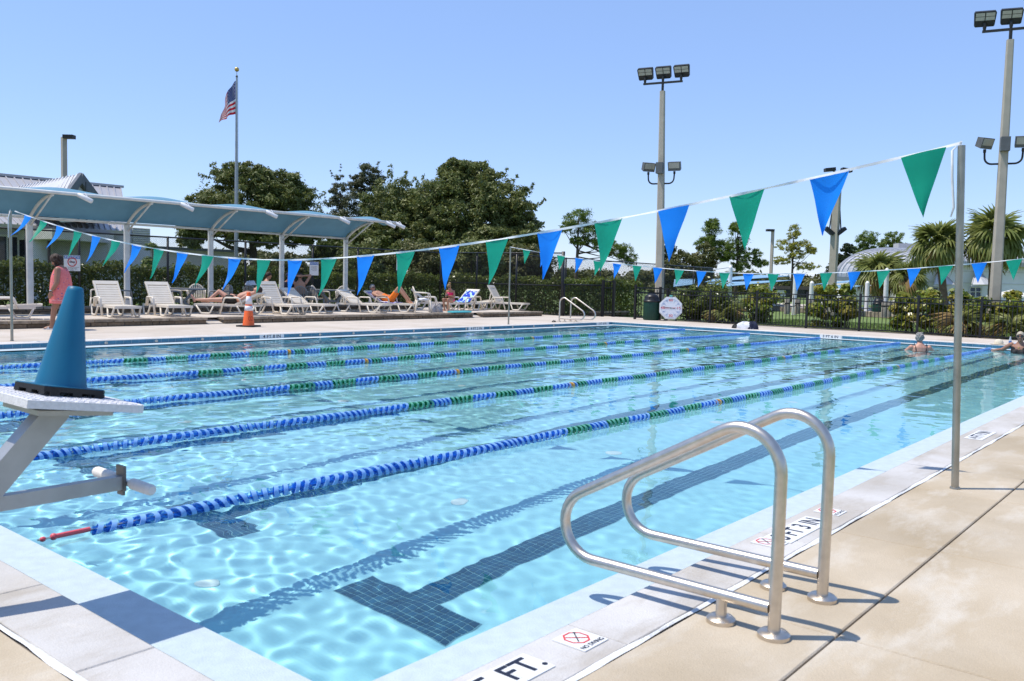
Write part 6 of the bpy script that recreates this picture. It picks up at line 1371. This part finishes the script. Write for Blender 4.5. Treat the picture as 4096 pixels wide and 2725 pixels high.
# ------------------------------------------------------------------ shade sails, posts, bollards and the rest
SAIL = M('pale blue sail cloth', (.36, .58, .76), .7, .04, 3, trans=.4); SAILD = M('shaded sail underside', (.06, .12, .15), .8, .05, 3, trans=.1)  # the dark teal has the shade of a sail's underside put into its colour
for i, (pts, mt, lab) in enumerate([([(1622, 649, 50), (1820, 635, 54), (1745, 633, 66), (1650, 640, 64)], SAIL, 'upper of two pale blue shade sails below the pines'), ([(1630, 652, 48), (1672, 659, 46), (1822, 645, 52), (1700, 646, 60)], SAIL, 'lower of two pale blue shade sails below the pines'), ([(1550, 660, 50), (1598, 654, 50), (1600, 642, 62), (1552, 643, 62)], SAIL, 'pale blue shade sail just right of the middle floodlight pole'), ([(1574, 630, 60), (1672, 617, 58), (1690, 614, 70)], SAILD, 'dark teal shaded sail underside in front of the pines'), ([(1868, 655, 50), (1960, 645, 60), (2014, 643, 56), (1950, 650, 50)], SAIL, 'upper pale blue shade sail by the curved roof end'), ([(1888, 659, 48), (1942, 664, 47), (2014, 654, 52), (1950, 655, 58)], SAIL, 'lower pale blue shade sail by the curved roof end'), ([(1955, 645, 58), (2006, 638, 57), (2030, 637, 66)], SAILD, 'dark teal shaded sail underside by the lower fan palm')]):
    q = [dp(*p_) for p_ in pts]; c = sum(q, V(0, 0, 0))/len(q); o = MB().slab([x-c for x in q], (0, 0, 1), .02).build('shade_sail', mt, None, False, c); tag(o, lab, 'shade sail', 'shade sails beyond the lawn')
for x, yt, yb, d, lab in [(1682, 612, 700, 48, 'white slanted top sail post under the left tall pine'), (1775, 654, 700, 50, 'short white sail post between two blue pennants'), (1832, 626, 716, 44, 'tall white sail post left of the bollards'), (1869, 648, 716, 46, 'white sail post beside the sea grape bush'), (1897, 641, 690, 52, 'white sail post behind the square lamp post'), (1997, 648, 700, 48, 'white sail post by the lower fan palm'), (2042, 618, 735, 44, 'tall white sail post in front of the white building')]:
    p = dp(x, yt, d); t = thing('sail_post', lab, 'post', (p.x, p.y, .03), 0, 'white posts of the shade sails'); h = p.z
    m = MB(); m.lathe([(.115, 0), (.11, h-.3), (.11, h-.12)], 14); m.lathe([(.11, h-.12), (.05, h-.02), (0, h)], 14); m.build('post', WHITE, t, 40); MB().tube([(.0, 0, h-.25), (.2*RT.x, .2*RT.y, h-.25)], .03, 6).build('bracket', FRAMEW, t)
TIMB = M('grey timber', (.24, .215, .18), .9, .2, 6, bump=.4, bscale=20); BB = []
for i, x in enumerate((1756, 1812, 1836, 1862, 1870, 1922, 2036, 2047, 2055)):
    d = 42+(i % 3)*.8; p = dp(x, 700, d); t = thing('bollard', ['bollard in front of the bright sea grape bush', 'bollard left of the tall white sail post', 'bollard right of the tall white sail post', 'left bollard of the close pair by the sea grape bush', 'right bollard of the close pair by the sea grape bush', 'bollard half inside the sea grape bush below the lamp post', 'leftmost bollard of the three left of the wide bush', 'middle bollard of the three left of the wide bush', 'rightmost bollard of the three left of the wide bush'][i], 'bollard', (p.x, p.y, .1), 0, 'timber bollards along the lawn')
    MB().lathe([(.14, 0), (.135, .70), (.10, .74), (0, .75)], 12).build('log', TIMB, t, 40); MB().lathe([(.142, .50), (.146, .53), (.142, .56)], 12).build('collar', BLACKR, t); BB.append(p)
for i in range(len(BB)-1):
    a, b = BB[i].copy(), BB[i+1].copy(); a.z = b.z = .63
    if (a-b).length > .5: tag(MB().tube([a.lerp(b, u)+V(0, 0, -.16*4*u*(1-u)) for u in np.linspace(0, 1, 8)], .02, 5).build('barrier_rope', BLACKR), 'dark barrier rope hung between bollards, '+['from the bright bush to the next bollard', 'across the tall white sail post', 'ending at the close pair', 'inside the close pair', 'running into the sea grape bush', 'from the sea grape bush to the group of three', 'between the left and middle of the group of three', 'at the right of the group of three'][i], 'rope', 'ropes between the bollards')
bin_(tuple(gz(2024, 44, .05)), 'distant green trash bin among the bollards', .95)
def kerb(lab, a, b, n_, ht, dep):
    a = Vector(a); b = Vector(b); t = thing('retaining_kerb', lab, 'low wall', a, 0, 'pale kerbs beyond the lawn'); ln = (b-a).length; d = (b-a).normalized(); me = block(ln/n_-.012, dep, ht, CAPM)
    for k in range(n_): put('cap_stone', me, t, (b-a)*(k+.5)/n_+V(0, 0, ht/2+random.uniform(-.006, .006)), (0, 0, atan2(d.y, d.x)))
ka, kb, kc = gp(1655, 708, .03), gp(2058, 733, .03), gp(2120, 750, .03)
kerb('long pale stone kerb along the back of the lawn', ka, kb, 30, .26, .3)
def stonewall(lab, a, b):
    a = Vector(a); b = Vector(b); t = thing('stone_wall', lab, 'low wall', a, 0); d = (b-a).normalized(); q = atan2(d.y, d.x); ln = (b-a).length; SM = M('rough tan stone', (.34, .27, .20), .95, .25, 6, bump=.9, bscale=14, rnd=.2)
    for r_ in range(3):
        x = -.1*(r_ % 2)
        while x < ln: w_ = random.uniform(.22, .42); put('stone', block(round(w_, 1), .22, .13, SM), t, d*(x+w_/2)+V(0, 0, .07+.135*r_), (random.uniform(-.05, .05), random.uniform(-.04, .04), q+random.uniform(-.06, .06))); x += w_
stonewall('rough tan stone wall at the left foot of the wide sea grape bush', gp(2058, 736, .03), gp(2150, 748, .03))
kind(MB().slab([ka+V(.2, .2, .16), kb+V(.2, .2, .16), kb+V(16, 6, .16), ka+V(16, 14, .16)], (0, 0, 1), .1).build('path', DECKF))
# far road sign, low brown building, white umbrella, dark car
p = dp(1414, 658, 95); t = thing('road_sign', 'yellow green pedestrian crossing sign above the hedge left of the floodlight pole', 'sign', (p.x, p.y, .03)); fr = frame((0, 0, p.z), rx_, V(0, 0, 1)); nD = -fx; e = .52
MB().tube([(0, 0, 0), (0, 0, p.z+.9)], .05, 6).build('post', LAMPG, t); MB().slab([V(0, 0, p.z)+nD*.07+rx_*a_+V(0, 0, b_) for a_, b_ in ((0, -e), (e, 0), (0, e), (-e, 0))], nD, .03).build('plate', M('fluorescent yellow green', (.50, .75, .02), .6, .05, 9), t)
mm = MB(); c_ = V(0, 0, p.z)+nD*.08; mm.ell(c_+V(0, 0, .24), (.07, .07, .07), 8, 6)
for a_, b_ in (((0, .16), (0, -.05)), ((0, -.05), (.12, -.28)), ((0, -.05), (-.12, -.28)), ((0, .12), (.15, 0)), ((0, .12), (-.14, .0))): mm.bar(c_+rx_*a_[0]+V(0, 0, a_[1]), c_+rx_*b_[0]+V(0, 0, b_[1]), .08, .03, nD)
mm.build('walker_symbol', INK, t)
p = dp(1822, 668, 118); p.z = .03; t = thing('brown_building', 'low brown roofed building far beyond the bollards', 'building', p); q_ = atan2(RT.y, RT.x); MB().box((0, 0, .55), (5.5, 4, 1.1), q_).build('wall', DGL, t); MB().box((0, 0, 1.3), (6.2, 5, .45), q_).build('roof', M('brown shingle', (.17, .12, .10), .9, .1, 5), t); MB().box((-2*RT.x-.1-fx.x*2.1, -2*RT.y-fx.y*2.1, .55), (1.2, .1, .8), q_).build('window', FRAMEW, t)
p = dp(2328, 688, 58); t = thing('patio_umbrella', 'white patio umbrella in front of the white building at the right edge', 'umbrella', (p.x, p.y, .03)); h = p.z+.2; MB().tube([(0, 0, 0), (0, 0, h+.3)], .03, 6).build('pole', ALU, t); MB().lathe([(1.5, h-.15), (1.5, h-.05), (0, h+.38)], 8).build('canopy', M('white canvas', (.8, .78, .72), .8, .04, 4, trans=.3), t)
p = dp(705, 690, 44); t = thing('parked_car', 'dark parked car glimpsed through the gap in the hedge', 'car', (p.x, p.y, -.22), atan2(RT.y, RT.x)); CARP = M('black car paint', (.015, .017, .02), .15, .1, 5, spec=.7)
prof = [(-2.2, .30), (-2.25, .62), (-2.05, .85), (-1.0, 1.0), (-.35, 1.42), (1.05, 1.45), (1.75, 1.05), (2.2, 1.0), (2.28, .62), (2.2, .30)]
MB().slab([(x, -.85, z) for x, z in prof], (0, -1, 0), 1.7).build('body', CARP, t)
for sg in (-1, 1):
    MB().slab([(x, sg*.862, z) for x, z in ((-.75, 1.02), (-.25, 1.36), (.35, 1.37), (.35, 1.02))], (0, sg, 0), .015).build('side_window', DGL, t); MB().slab([(x, sg*.862, z) for x, z in ((.42, 1.02), (.42, 1.37), (.98, 1.37), (1.5, 1.05))], (0, sg, 0), .015).build('side_window', DGL, t)
    MB().box((2.18, sg*.68, .85), (.16, .26, .18)).build('tail_light', M('red lamp glass', (.7, .01, .01), .2, .05, 9), t)
    for x in (-1.4, 1.4):
        wh = MB().tube([(x, sg*.72, .32), (x, sg*.90, .32)], .33, 20).build('wheel', BLACKR, t, 40); MB().tube([(x, sg*.88, .32), (x, sg*.91, .32)], .2, 14).build('rim', ALU, wh, 40)
